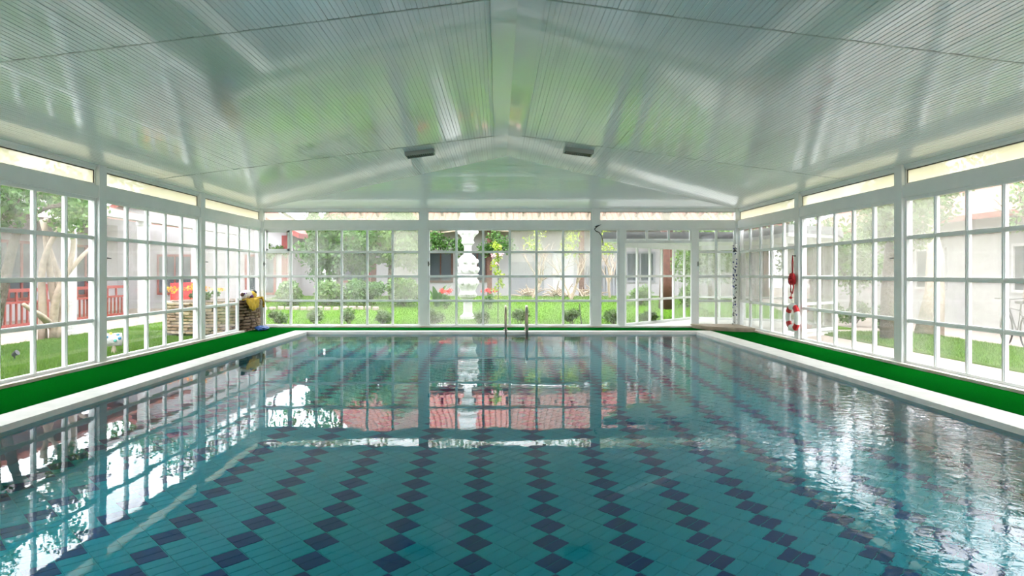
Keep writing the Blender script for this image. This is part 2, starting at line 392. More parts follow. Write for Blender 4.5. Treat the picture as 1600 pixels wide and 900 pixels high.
# ridge cover strips and cross seams
for side in (-1, 1):
    th = math.atan2(RIDGE-EAVE, (XRG-XL) if side < 0 else (XR-XRG)); c, s = math.cos(th), math.sin(th); mb = MB(); wd = .25
    q = [(0,-.004),(wd,-.004),(wd,-.014),(0,-.014)]
    vs = [(XRG + side*(x*c + z*s*0), y, RIDGE - x*s + z) for y in (YF, YAP-.3) for x, z in q]
    mb.add(vs, [(0,1,5,4),(1,2,6,5),(2,3,7,6),(3,0,4,7),(0,3,2,1),(4,5,6,7)]); mb.build('ridge_strip', M['ceiling'], ceil)
    for Y in (Y1, Y2):
        half = (XRG-XL) if side < 0 else (XR-XRG); mb = MB()
        for k in range(1):
            vs = [(XRG + side*x, y, zl(XRG + side*x) + z) for y in (Y-.012, Y+.012) for x, z in ((.0,.02),(half,.02),(half,-.004),(.0,-.004))]
            mb.add(vs, [(0,1,5,4),(1,2,6,5),(2,3,7,6),(3,0,4,7),(0,3,2,1),(4,5,6,7)])
        mb.build('joint_strip', M['vent'], ceil)
# grilles
for k, (x, y) in enumerate(((657, 236), (903, 237))):
    sg = -1 if x < CX else 1; half = (XRG-XL) if sg < 0 else (XR-XRG); sl = (RIDGE-EAVE)/half
    Y = 12.85; X = (x-CX)*Y/F; z = zl(X)
    r = empty('ceiling_vent', (X, Y, z-.075), 0); r.rotation_euler = (0, sg*math.atan(sl), 0)
    tag(r, ('slatted grey air vent on the ceiling slope ' + ('above the stone planter side' if sg < 0 else 'above the life ring side')), 'vent')
    mb = MB(); mb.box(-.27,.27,-.17,.17,.03,.08); mb.box(-.27,.27,-.17,-.155,0,.03); mb.box(-.27,.27,.155,.17,0,.03); mb.box(-.27,-.25,-.155,.155,0,.03); mb.box(.25,.27,-.155,.155,0,.03)
    mb.build('frame', M['vent'], r)
    sm = MB().add([(-.012,-.155,.03),(.012,-.155,.004),(.012,.155,.004),(-.012,.155,.03),(-.008,-.155,.03),(.016,-.155,.004),(.016,.155,.004),(-.008,.155,.03)],
                  [(0,3,2,1),(4,5,6,7),(0,1,5,4),(1,2,6,5),(2,3,7,6),(3,0,4,7)]).mesh('slat', M['ventdark'])
    for i in range(12): link('slat', sm, r, (-.225 + i*.04, 0, 0))

# ---------------------------------------------------------------- glazed walls
ZB, ZT = .05, 2.58                       # window unit
ROWB = [.09, .70, 1.335, 1.97, 2.53]     # row limits (bar centres inside)
PH, PD = .2, .17                         # post width, depth
_pane = {}
def pane(parent, xa, xb, za, zb, m, name='pane'):
    key = (round(xb-xa,3), round(zb-za,3), m)
    if key not in _pane:
        w, h = (xb-xa)/2, (zb-za)/2; _pane[key] = MB().box(-w, w, -.003, .003, -h, h).mesh(name, M[m])
    return link(name, _pane[key], parent, ((xa+xb)/2, 0, (za+zb)/2))
def bar_v(parent, x, za, zb, w=.06, name='glazing_bar'):
    key = ('v', round(zb-za,3), w)
    if key not in _pane:
        h = zb-za; mb = MB(); mb.box(-w/2, w/2, -.022, .022, 0, h); mb.box(-w/4, w/4, -.034, .034, 0, h); _pane[key] = mb.mesh(name, M['frame'])
    return link(name, _pane[key], parent, (x, 0, za))
def bar_h(parent, xa, xb, z, w=.06, name='glazing_bar'):
    key = ('h', round(xb-xa,3), w)
    if key not in _pane:
        l = xb-xa; mb = MB(); mb.box(0, l, -.020, .020, -w/2, w/2); mb.box(0, l, -.032, .032, -w/4, w/4); _pane[key] = mb.mesh(name, M['frame'])
    return link(name, _pane[key], parent, (xa, 0, z))
WN = [0]
def window(label, loc, rz, L, cols, inward, hz, transom='transom', latch=True, skip=None, transom_h=(2.79, 3.02), group=None):
    """local x along the wall, local z up; hz(col, row) -> glass; row 0 is the lowest"""
    WN[0] += 1
    r = empty('window_%d' % WN[0], loc, rz); tag(r, label, 'window', group, 'structure')
    fw = .05; mb = MB()
    x_end = L if not skip else skip
    mb.box(0, fw, -.035, .035, ZB, ZT); mb.box(L-fw, L, -.035, .035, (ZB if not skip else .80), ZT)
    mb.box(fw, L-fw, -.035, .035, ROWB[4], ZT); mb.box(fw, x_end-fw, -.035, .035, ZB, ROWB[0])
    mb.build('frame', M['frame'], r)
    xs = [fw + (L-2*fw)*i/cols for i in range(cols+1)]
    for i in range(1, cols):
        low = ROWB[0] if (not skip or xs[i] < skip) else .80
        bar_v(r, xs[i], low, ROWB[4])
    for z in ROWB[1:4]:
        if skip and z == ROWB[1]: bar_h(r, fw, skip-.03, z)
        else: bar_h(r, fw, L-fw, z)
    if skip: bar_h(r, skip-.05, L-fw, .80); bar_v(r, skip-.04, ROWB[0]-.03, .80, .08, 'end_stile')
    for i in range(cols):
        for j in range(4):
            a, b = ROWB[j] - (.0 if j else 0), ROWB[j+1]
            if skip and xs[i] > skip-.1:
                if j == 0: continue
                if j == 1: a = .80
            g = hz(i, j)
            if g: pane(r, xs[i], xs[i+1], a, b, g)
    if transom:
        z0, z1 = transom_h
        mb = MB(); mb.box(0, L, -.03, .03, z0-.02, z0+.012); mb.box(0, L, -.03, .03, z1-.012, z1+.03); mb.box(0, .02, -.03, .03, z0, z1); mb.box(L-.02, L, -.03, .03, z0, z1)
        mb.build('transom_frame', M['frame'], r)
        mb = MB(); mb.box(.02, L-.02, -.012, .012, z1-.024, z1-.012); mb.box(L-.03, L-.02, -.012, .012, z0+.012, z1-.012); mb.build('transom_gasket', M['gasket'], r)
        pane(r, .02, L-.02, z0, z1, transom, 'transom_pane')
    if latch:
        s = inward; mb = MB(); mb.box(.012, .038, s*.035, s*.05, 1.60, 1.72); mb.tube([(.025, s*.05, 1.66), (.025, s*.085, 1.66), (.10, s*.09, 1.655)], .010, 6)
        mb.build('latch', M['darkmetal'], r)
    return r
def wall_beams(name, label, loc, rz, L, kerbs, inward):
    """header, top rail and kerb of one side"""
    mb = MB(); s = inward
    mb.box(0, L, -.07, .07, ZT, 2.77); mb.box(0, L, -.05, .05, 3.05, 3.14)
    ya, yb = sorted((s*.16, -s*.09))
    for a, b in kerbs: mb.box(a, b, ya, yb, -.25, ZB-.002)
    r = mb.build(name, M['frame'], None, loc, (0,0,rz)); tag(r, label, 'wall', kind='structure')
    for p in r.data.polygons: pass
    return r
post_me = MB().box(-PH/2, PH/2, -PD/2, PD/2, -.02, 3.12).mesh('post', M['frame'])
def hz_mix(weights):
    ks = list(weights)
    return lambda i, j: random.choices(ks, [weights[k] for k in ks])[0]

# left wall (stone planter side): local x = world +Y
wl = wall_beams('wall_left', 'white framed glazed wall with the stone planter built into it', (XL, YF, 0), R(90), YB-YF, [(0, 16.40-YF)], -1)
wr = wall_beams('wall_right', 'white framed glazed wall where the life ring hangs', (XR, YF, 0), R(90), YB-YF, [(0, YB-YF)], 1)
wb_ = wall_beams('wall_back', 'white framed glazed end wall behind the pool ladder', (XL, YB, 0), 0, XR-XL, [(0.16, XR-XL)], -1)
M_kerb = MB()
for wq, n_, s in ((wl, 16.40-YF, -1), (wr, YB-YF, 1), (wb_, XR-XL, -1)):
    ya, yb = sorted((s*.161, s*.073)); MB().box(.16 if wq is wb_ else 0, n_, ya, yb, -.01, ZB+.004).build('kerb', M['kerb'], wq)
for y in posts_y + [YF+.1]:
    link('post', post_me, wl, (y-YF, 0, 0)); link('post', post_me, wr, (y-YF, 0, 0))
ordn = ['first', 'second', 'third', 'fourth', 'fifth', 'sixth']
ys = [YB-.07] + posts_y + [YF]
def left_h(k):
    def f(i, j):
        if k == 0: return ['lighthaze','lighthaze','fog','fog'][j]
        if j == 0: return 'clear'
        if j == 1: return 'clear' if k else 'lighthaze'
        return random.choice(['haze','haze','fog']) if j == 2 else random.choice(['lighthaze','haze'])
    return f
def right_h(k):
    def f(i, j):
        if k == 0: return ['lighthaze','fog','fog','haze'][j]
        if j == 0: return 'lighthaze'
        if j == 1: return random.choice(['haze','fog'])
        return random.choice(['haze','fog'])
    return f
for k in range(6):
    y0 = ys[k+1] + PH/2; y1 = ys[k] - (PH/2 if k else 0); L = y1 - y0
    window('gridded white window bay, %s from the corner with the stone planter' % ordn[k], (XL, y0, 0), R(90), L, 5, -1, left_h(k), skip=(16.40-y0) if k == 0 else None)
    window('gridded white window bay beside the life ring wall posts, %s from the shower corner' % ordn[k], (XR, y0, 0), R(90), L, 5, 1, right_h(k))
# far wall
xb = lambda p: (p-CX)*YB/F
link('post', post_me, wb_, (.02, 0, 0)); link('post', post_me, wb_, (XR-XL-.02, 0, 0))
for p in (662.5, 930.5): link('post', post_me, wb_, (xb(p)-XL, 0, 0))
pm2 = MB().box(-.075, .075, -.05, .05, 0, ZT).mesh('post', M['frame'])
for p in (971.5, 1084): link('post', pm2, wb_, (xb(p)-XL, 0, 0))
x0, x1 = XL+.1, xb(662.5)-.1
def bh1(i, j):
    if i == 0 and j == 3: return None
    return ['lighthaze', 'lighthaze', 'lighthaze', 'lighthaze'][j] if i not in (0, 5) else ['lighthaze','haze','fog','fog'][j]
b1 = window('six pane wide window of the end wall next to the stone planter', (x0, YB, 0), 0, x1-x0, 6, -1, bh1, transom='transom2')
mb = MB(); q = (x1-x0-.1)/6; a, b, c, e = .05+.03, .05+q-.03, 2.0, 2.53
mb.box(a, b, -.045, -.0, c, c+.05); mb.box(a, b, -.045, 0, e-.05, e); mb.box(a, a+.05, -.045, 0, c, e); mb.box(b-.05, b, -.045, 0, c, e)
mb.build('vent_sash', M['frame'], b1)
x0, x1 = xb(662.5)+.1, xb(930.5)-.1
def bh2(i, j):
    if i < 3: return ['haze', 'lighthaze', None, None][j]
    return ['lighthaze', 'lighthaze', 'haze', 'haze'][j]
window('six pane wide window with open upper panes before the white column', (x0, YB, 0), 0, x1-x0, 6, -1, bh2, transom='transom2')
x0, x1 = xb(930.5)+.1, xb(971.5)-.075
window('single column window beside the porch doorway', (x0, YB, 0), 0, x1-x0, 1, -1, lambda i, j: ['clear','lighthaze','lighthaze','lighthaze'][j], transom=None, latch=False)
x2, x3 = xb(1084)+.075, XR-.1
window('two column window between porch doorway and shower column', (x2, YB, 0), 0, x3-x2, 2, -1, lambda i, j: 'lighthaze', transom=None, latch=True)
# door transom lights above the open doorway and the long top light over the whole bay
WN[0] += 1
r = empty('window_%d' % WN[0], (x1+.15, YB, 0)); tag(r, 'three small panes above the open porch doorway', 'window', kind='structure')
L = x2-.15 - (x1+.15); mb = MB(); mb.box(0, L, -.035, .035, 2.53, ZT); mb.box(0, L, -.035, .035, 2.20, 2.27); mb.box(0,.04,-.035,.035,2.27,2.53); mb.box(L-.04,L,-.035,.035,2.27,2.53); mb.build('frame', M['frame'], r)
for i in (1, 2): bar_v(r, L*i/3, 2.27, 2.53)
for i in range(3): pane(r, L*i/3, L*(i+1)/3, 2.25, 2.54, 'lighthaze')
WN[0] += 1
xa_, xb_ = xb(930.5)+.1, XR-.1
r = empty('window_%d' % WN[0], (xa_, YB, 0)); tag(r, 'long top light above the porch doorway bay', 'window', kind='structure')
L = xb_-xa_; mb = MB(); mb.box(0, L, -.03, .03, 2.77, 2.80); mb.box(0, L, -.03, .03, 3.01, 3.05); mb.box(0,.02,-.03,.03,2.8,3.01); mb.box(L-.02,L,-.03,.03,2.8,3.01); mb.build('transom_frame', M['frame'], r)
MB().box(.02, L-.02, -.012, .012, 3.0, 3.012).build('transom_gasket', M['gasket'], r)
pane(r, .02, L-.02, 2.79, 3.02, 'transom2', 'transom_pane')
# plain wall behind the photographer
mb = MB(); mb.add([(XL-.1, YF-.15, -.25), (XR+.1, YF-.15, -.25), (XR+.1, YF-.15, EAVE), (XRG, YF-.15, RIDGE), (XL-.1, YF-.15, EAVE),
                   (XL-.1, YF, -.25), (XR+.1, YF, -.25), (XR+.1, YF, EAVE), (XRG, YF, RIDGE), (XL-.1, YF, EAVE)],
                  [(0,1,2,3,4), (9,8,7,6,5)] + [(i, 5+i, 5+(i+1)%5, (i+1)%5) for i in range(5)])
tag(mb.build('wall_front', M['frame']), 'plain white end wall at the near pool edge', 'wall', kind='structure')

# ---------------------------------------------------------------- turf runners
def runner(name, x0, x1, y0, y1, label):
    nx, ny = max(2, int((x1-x0)/.25)), max(2, int((y1-y0)/.25)); mb = MB(); h = .014
    vs = []; top = []
    for j in range(ny+1):
        for i in range(nx+1):
            vs.append((x0+(x1-x0)*i/nx, y0+(y1-y0)*j/ny, h + random.uniform(0,.004)))
    fs = [(j*(nx+1)+i, j*(nx+1)+i+1, (j+1)*(nx+1)+i+1, (j+1)*(nx+1)+i) for j in range(ny) for i in range(nx)]
    mb.add(vs, fs); mb.box(x0, x1, y0, y1, 0, .012)
    return tag(mb.build('turf_runner', M['turf'], smooth=False), label, 'artificial turf', 'artificial turf runners round the pool')
runner('t', XL+.17, PXL-.38, YF+.1, YB-.17, 'green artificial turf runner along the stone planter side of the pool')
runner('t', PXR+.44, XR-.17, YF+.1, YB-.17, 'green artificial turf runner along the life ring side of the pool')
runner('t', PXL-.38, PXR+.44, PYF+.35, YB-.17, 'green artificial turf runner behind the pool ladder at the end wall')

# ---------------------------------------------------------------- pool ladder
lad = empty('pool_ladder', ((806.5-CX)*PYF/F, PYF, 0)); tag(lad, 'stainless steel pool ladder with two upright handrails', 'ladder')
for s in (-1, 1):
    x = s*.252
    pts = [(x, -.12, -1.05), (x, -.12, .30)] + [(x, -.12 + .20*(1-math.cos(R(a))), .42 + .20*math.sin(R(a))) for a in range(0, 181, 20)] + [(x, .28, .30), (x, .28, .01)]
    o = MB().tube(pts, .034 if s > 0 else .026, 10).build('handrail', M['steel'], lad, smooth=True)
    MB().lathe([(.06,0),(.06,.02),(.035,.035)], 14, (x, .28, .01)).build('flange', M['steel'], lad, smooth=True)
for k in range(3):
    MB().box(-.25, .25, -.16, -.08, -.35-.26*k, -.32-.26*k).build('tread', M['steel'], lad)

# ---------------------------------------------------------------- stone planter in the corner
PCX, PCY, PA, PB, PZ = -7.1, 17.15, 1.1, 1.22, .74
pl = empty('stone_planter', (PCX, PCY, 0)); tag(pl, 'oval rubble stone planter straddling the corner of the hall', 'planter')
def ell(a, b, n=40): return [(a*math.cos(2*math.pi*i/n), b*math.sin(2*math.pi*i/n)) for i in range(n)]
MB().prism(ell(PA-.07, PB-.07), -.1, PZ-.03).build('mortar_core', M['mortar'], pl)
MB().prism(ell(PA-.2, PB-.2), PZ-.03, PZ+.01).build('soil', M['soil'], pl)
smesh = []
for q in range(7):
    mb = MB(); L = .5; mb.ball((0,0,0), (1,1,1), 8, 5)
    vs = []
    for x, y, z in mb.v:
        f = lambda t: math.copysign(abs(t)**.45, t)
        j = lambda: random.uniform(.86, 1.06)
        vs.append((f(x)*.5*j(), f(y)*.5*j(), f(z)*.5*j()))
    mb.v = vs; smesh.append(mb.mesh('stone', M['stone']))
course = 10; ch = (PZ)/course
for k in range(course):
    ang = random.uniform(0, .2)
    per = 2*math.pi*math.sqrt((PA*PA+PB*PB)/2); a0 = 0
    while a0 < 2*math.pi - .06:
        ln = random.uniform(.17, .36); da = min(ln/per*2*math.pi, 2*math.pi-a0)
        am = a0 + da/2 + ang; x, y = (PA-.06)*math.cos(am), (PB-.06)*math.sin(am)
        tx, ty = -PA*math.sin(am), PB*math.cos(am)
        o = link('stone', random.choice(smesh), pl, (x, y, ch*(k+.5)), (random.uniform(-.06,.06), random.uniform(-.05,.05), math.atan2(ty, tx)))
        o.scale = (da/(2*math.pi)*per*.96, random.uniform(.11,.17), ch*random.uniform(.80, .96))
        a0 += da
# ---------------------------------------------------------------- leaves
def leaf_mesh(name, blobs, n, size, m, flat=.3, shell=.75):
    """blobs: (cx,cy,cz,rx,ry,rz); n leaves each a folded rhomb"""
    vol = np.array([b[3]*b[4]*b[5] for b in blobs])**(2/3); idx = rng.choice(len(blobs), n, p=vol/vol.sum()); B = np.array(blobs)[idx]
    d = rng.normal(size=(n,3)); d /= np.linalg.norm(d, axis=1)[:,None]
    rad = np.clip(rng.normal(shell, .22, n), .05, 1.15)
    c = B[:,:3] + d*B[:,3:]*rad[:,None]
    a = rng.normal(size=(n,3)) + d*.4; a[:,2] -= flat; a /= np.linalg.norm(a, axis=1)[:,None]
    b = np.cross(a, rng.normal(size=(n,3))); b /= np.linalg.norm(b, axis=1)[:,None]
    nn = np.cross(a, b)
    s = size*rng.uniform(.6, 1.3, n)[:,None]
    V = np.stack([c - a*s*.5, c + b*s*.28 + nn*s*.08, c + a*s*.5, c - b*s*.28 + nn*s*.08], 1).reshape(-1,3)
    me = bpy.data.meshes.new(name)
    me.vertices.add(4*n); me.vertices.foreach_set('co', V.ravel())
    me.loops.add(4*n); me.loops.foreach_set('vertex_index', np.arange(4*n, dtype=np.int32))
    me.polygons.add(n); me.polygons.foreach_set('loop_start', np.arange(0, 4*n, 4, dtype=np.int32)); me.polygons.foreach_set('loop_total', np.full(n, 4, dtype=np.int32))
    me.materials.append(m); me.update(calc_edges=True); return me
def foliage(parent, name, blobs, n, size, m, **k):
    o = link(name, leaf_mesh(name, blobs, n, size, m, **k), parent); o['kind'] = 'stuff'; return o
def blobs_in(c, r, n, br):
    out = []
    for _ in range(n):
        d = rng.normal(size=3); d /= np.linalg.norm(d); q = rng.uniform(.3, 1)
        s = br*rng.uniform(.7, 1.3)
        out.append((c[0]+d[0]*r[0]*q, c[1]+d[1]*r[1]*q, c[2]+d[2]*r[2]*q, s, s, s*.8))
    return out
def branchy(mb, p, d, ln, r, depth, spread=.6):
    p = Vector(p); d = Vector(d).normalized(); pts = [p]; q = d.copy()
    for k in range(3):
        q = (q + Vector((random.uniform(-1,1), random.uniform(-1,1), random.uniform(-.6,.8)))*.22).normalized(); p = p + q*ln/3; pts.append(p)
    mb.tube(pts, [r, r*.85, r*.7, r*.55], 6)
    if depth:
        for _ in range(random.choice((2,3))):
            dd = (q + Vector((random.uniform(-1,1), random.uniform(-1,1), random.uniform(-.5,1)))*spread).normalized()
            branchy(mb, pts[random.choice((2,3))], dd, ln*random.uniform(.55,.8), r*.55, depth-1, spread)
def tree(name, label, loc, trunk, rad, crown_c, crown_r, nb, br, n, size, leafm, bark='bark', group=None, depth=1):
    r = empty(name, loc); tag(r, label, 'tree', group)
    mb = MB(); k = len(trunk); mb.tube(trunk, [rad*(1.25 if i == 0 else 1 - .45*i/(k-1)) for i in range(k)], 10); t = mb.build('trunk', M[bark], r, smooth=True)
    mb = MB(); top = Vector(trunk[-1])
    for a in range(5):
        dv = Vector((math.cos(a*1.3), math.sin(a*1.3), random.uniform(.3,.9))); branchy(mb, top - Vector((0,0,.1)), dv, crown_r[0]*.55, rad*.4, depth)
    mb.build('branches', M[bark], r, smooth=True)
    if n: foliage(r, 'foliage', blobs_in(crown_c, crown_r, nb, br), n, size, M[leafm])
    return r
def bush(name, label, loc, r3, n, size, leafm, group=None, cat='shrub'):
    r = empty(name, loc); tag(r, label, cat, group)
    mb = MB()
    for a in range(5):
        mb.tube([(0,0,0), (r3[0]*.4*math.cos(a*1.26), r3[1]*.4*math.sin(a*1.26), r3[2]*.9)], [.012,.006], 5)
    mb.build('stems', M['bark'], r)
    bl = blobs_in((0,0,r3[2]), [x*.55 for x in r3], 9, min(r3)*.55)
    foliage(r, 'foliage', bl, n, size, M[leafm]); return r

# flowers in the planter
fl = bush('flowering_plant', 'orange and yellow flowering plants growing in the stone planter', (-7.25, 17.0, PZ), (.75,.95,.16), 900, .09, 'leaf', cat='plant')
foliage(fl, 'blossoms', [(random.uniform(-.7,.5), random.uniform(-.9,.8), .30+random.uniform(-.05,.06), .12,.12,.05) for _ in range(14)], 260, .06, M['orangeflower'])

# things lying on the planter rim
cl = MB(); nx, ny = 14, 8
def cloth(name, label, loc, rz, w, over, m, amp=.03):
    """a cloth lying on the rim and hanging over its inner face; local +x points over the edge"""
    mb = MB(); nx, ny = 16, 12
    for j in range(ny+1):
        for i in range(nx+1):
            s = -.22 + (.22+over*(1 - .35*abs(j/ny-.45)*2))*i/nx; y = (j/ny-.5)*w*(1 - .25*max(0, s)/over)
            x, z = (s, .03 - .012*abs(s)) if s < .02 else (.02 + .012*math.sin(9*y/w*3) + .02*min(1, s*6), .03 - (s-.02))
            mb.v.append((x + amp*.5*math.sin(j*1.7+i*.5), y + amp*.4*math.sin(i*.9), z + (amp*.8*(1+math.sin(j*1.3+i*.8)) if s < .02 else 0)))
    mb.f = [(j*(nx+1)+i, j*(nx+1)+i+1, (j+1)*(nx+1)+i+1, (j+1)*(nx+1)+i) for j in range(ny) for i in range(nx)]
    o = mb.build(name, M[m], None, loc, (0,0,rz), smooth=True)
    sd = o.modifiers.new('thickness', 'SOLIDIFY'); sd.thickness = .012
    return tag(o, label, 'towel')
cloth('towel', 'yellow towel hanging over the inner face of the stone planter', (-6.005, 16.82, PZ), R(-14), .52, .30, 'yellowcloth')
cloth('towel', 'small yellow cloth hanging at the planter end near the end wall', (-6.045, 17.64, PZ), R(20), .22, .26, 'yellowcloth')
toy = empty('plush_toy', (-6.22, 17.0, PZ+.045)); tag(toy, 'white plush toy with purple patches lying on the stone planter', 'toy')
MB().ball((0,0,.11), (.13,.24,.11), 14, 10).build('body', M['plush'], toy, smooth=True)
MB().ball((.03,-.30,.09), (.10,.12,.09), 12, 8).build('head', M['plush'], toy, smooth=True)
for s in (-1, 1): MB().ball((.10,-.33+.05*s,.14), .022, 8, 6).build('eye', M['purple'], toy, smooth=True)
MB().ball((.11,.05,.06), (.05,.10,.04), 10, 6).build('patch', M['purple'], toy, smooth=True)
MB().ball((.06,-.42,.12), (.05,.05,.05), 10, 6).build('nose', M['brown'], toy, smooth=True)
hat = empty('yellow_bundle', (-6.22, 17.38, PZ+.012)); tag(hat, 'crumpled yellow bundle with dark cap beside the plush toy', 'bundle')
MB().ball((0,0,.10), (.12,.15,.11), 12, 8, .12).build('cloth', M['yellowcloth'], hat, smooth=True)
MB().ball((-.02,.14,.18), (.10,.10,.07), 12, 8, .05).build('cap', M['black'], hat, smooth=True)
b = empty('plastic_bag', P(402, 516.5, 16.95)); b.location.z = .026; b.location.x = -5.78; b.location.y = 16.85
tag(b, 'crumpled blue plastic bag on the turf below the stone planter', 'bag')
mb = MB(); mb.ball((0,0,.05), (.17,.24,.06), 16, 10, .10); mb.build('bag_body', M['bluecloth'], b, smooth=False)
MB().ball((.02,-.2,.03), (.07,.07,.035), 10, 6, .12).build('bag_knot', M['bluecloth'], b)

# ---------------------------------------------------------------- shower corner
sb = empty('shower_platform', (XR-.165, YB-.165, 0)); tag(sb, 'quarter round tan stone shower step in the hall corner', 'step')
n = 18; arc = [(-1.12*math.cos(math.pi/2*i/n), -1.35*math.sin(math.pi/2*i/n)) for i in range(n+1)]
MB().prism([(0,0)] + arc, .018, .07).build('riser', M['tan'], sb)
arc2 = [(x*1.03, y*1.03) for x, y in arc]
MB().prism([(0,0)] + arc2, .07, .115).build('slab', M['tan'], sb)
sc_ = empty('shower_column', (6.06, 17.60, .113)); tag(sc_, 'white mosaic shower column with blue flecks in the corner', 'shower')
MB().lathe([(.078,0),(.078,.02),(.06,.03),(.06,2.02),(.055,2.04),(.02,2.05)], 24).build('column', M['mosaic'], sc_, smooth=True)
MB().tube([(0,-.05,1.93),(-.03,-.12,1.96),(-.06,-.18,1.93)], .012, 8).build('shower_arm', M['darkmetal'], sc_, smooth=True)
MB().lathe([(.015,.06),(.03,.03),(.06,0),(.055,-.01)], 16, (-.06,-.18,1.86)).build('shower_head', M['darkmetal'], sc_, smooth=True)
MB().tube([(0,-.05,1.0),(0,-.09,1.0)], .02, 8).build('tap', M['darkmetal'], sc_)

# ---------------------------------------------------------------- life ring and rope on the wall post
py_ = posts_y[0]
lr = empty('life_ring', (XR-.13, py_+.07, .50)); tag(lr, 'white life ring with red bands hanging low on the wall post', 'life ring')
def torus(mb, a0, a1, Rr, r, seg=24, rs=12):
    pts = []
    n = max(3, int(seg*(a1-a0)/(2*math.pi)))
    vs = []
    for i in range(n+1):
        a = a0 + (a1-a0)*i/n
        for k in range(rs):
            q = 2*math.pi*k/rs; rr = Rr + r*math.cos(q)
            vs.append((r*.8*math.sin(q), rr*math.cos(a), rr*math.sin(a)))
    fs = [(i*rs+k, i*rs+(k+1)%rs, (i+1)*rs+(k+1)%rs, (i+1)*rs+k) for i in range(n) for k in range(rs)]
    return mb.add(vs, fs)
torus(MB(), 0, 2*math.pi, .235, .066, 40).build('ring_body', M['ringwhite'], lr, smooth=True)
for a in (45, 135, 225, 315): torus(MB(), R(a-17), R(a+17), .235, .0675, 40).build('red_band', M['ringred'], lr, smooth=True)
MB().tube([(-.02,0,.28),(-.03,-.005,.34),(-.045,-.01,.40)], .006, 6).build('hanging_cord', M['ringwhite'], lr)
rope = empty('rope_coil', (XR-.11, py_+.02, 1.0)); tag(rope, 'coiled red throw rope hanging from a hook above the life ring', 'rope')
MB().tube([(.02,0,.78),(-.04,0,.78),(-.05,0,.80)], .012, 6).build('hook', M['darkmetal'], rope)
mb = MB()
mb.tube([(-.045,0,.79),(-.04,-.01,.62),(-.04,0,.42)], .009, 6); mb.tube([(-.04,.012,.79),(-.05,.02,.62),(-.05,.01,.42)], .008, 6)
for k in range(8):                                  # bunched loops
    pts = []
    for i in range(17):
        q = 2*math.pi*i/16; pts.append((-.05 + .03*math.sin(k*1.9) + .01*math.sin(q*2), .02 + .010*(k-3.5) + .055*math.cos(q), .30 + .11*math.sin(q)))
    mb.tube(pts, .013, 6)
for k in range(5):                                  # turns wound round the bunch
    pts = [(-.05 + (.03+.03*math.sin(.5+.6*k))*math.cos(2*math.pi*i/12), .02 + (.045+.035*math.sin(.5+.6*k))*math.sin(2*math.pi*i/12), .27 + .03*k + .012*math.sin(2*math.pi*i/12+k)) for i in range(13)]
    mb.tube(pts, .014, 6)
for k in range(3):                                  # slack loops below
    mb.tube([(-.05, -.02-.015*k, .24), (-.06, -.07-.012*k, .13), (-.06, -.03, .03-.015*k), (-.06, .06, .04-.01*k), (-.05, .07, .24)], .009, 6)
mb.tube([(-.06,.03,.05),(-.06,.03,-.02),(-.065,.035,-.08)], .009, 6)
mb.build('coil', M['red'], rope, smooth=True)
MB().ball((-.065,.04,-.09), (.032,.032,.028), 10, 8).build('knot', M['red'], rope, smooth=True)
# black cable on the end wall post
cb = empty('hanging_cable', P(933, 365, YB-.09)); tag(cb, 'loose black cable dangling from the end wall header', 'cable')
f = lambda x, y: Vector(((x-933)/60.0, 0, (365-y)/60.0))
MB().tube([f(926,356)+Vector((0,.03,0)), f(933,353), f(939,351), f(933,354), f(929,358), f(931,361), f(936,363), f(940,369), f(942,376), f(942,383)], .012, 6).build('wire', M['black'], cb, smooth=True)

# ---------------------------------------------------------------- outdoors: ground
GZ = -.08
g = MB().box(-60, XL-.15, -30, 70, GZ-.3, GZ); g.box(XR+.15, 60, -30, 70, GZ-.3, GZ); g.box(XL-.15, XR+.15, YB+.15, 70, GZ-.3, GZ); g.box(XL-.15, XR+.15, -30, YF-.15, GZ-.3, GZ)
tag(g.build('ground', M['paving']), 'beige paved ground outside the pool hall', 'ground', kind='structure')
def lz(x, y):
    t = min(1, max(0, (y-19.2)/8.5)); e = min(1, max(0, (x+10.15)/1.5)); return GZ + .03 + .50*t*t*(3-2*t)*e*e*(3-2*e)
def lawn(x0, x1, y0, y1, label, fz, step=.6):
    nx, ny = int((x1-x0)/step)+1, int((y1-y0)/step)+1; mb = MB()
    for j in range(ny+1):
        for i in range(nx+1):
            x, y = x0+(x1-x0)*i/nx, y0+(y1-y0)*j/ny; mb.v.append((x, y, fz(x, y)))
    mb.f = [(j*(nx+1)+i, j*(nx+1)+i+1, (j+1)*(nx+1)+i+1, (j+1)*(nx+1)+i) for j in range(ny) for i in range(nx)]
    n0 = len(mb.v)
    def skirt(ids):
        b = len(mb.v); mb.v += [(mb.v[k][0], mb.v[k][1], GZ-.05) for k in ids]
        mb.f += [(ids[k], b+k, b+k+1, ids[k+1]) for k in range(len(ids)-1)]
    row = nx+1
    skirt(list(range(row))); skirt([ny*row+i for i in range(row)][::-1]); skirt([j*row for j in range(ny+1)][::-1]); skirt([j*row+nx for j in range(ny+1)])
    return tag(mb.build('lawn', M['grass'], smooth=True), label, 'lawn', kind='structure')
lawn(-10.15, 9.5, YB+.35, 29.2, 'bright green lawn behind the end wall', lz)
flat = lambda x, y: GZ+.03
lawn(-10.1, XL-.4, -2, YB+.2, 'bright green lawn strip by the veranda columns', flat)
lawn(7.9, 10.4, -2, YB-.5, 'green lawn strip beyond the beige path', flat)
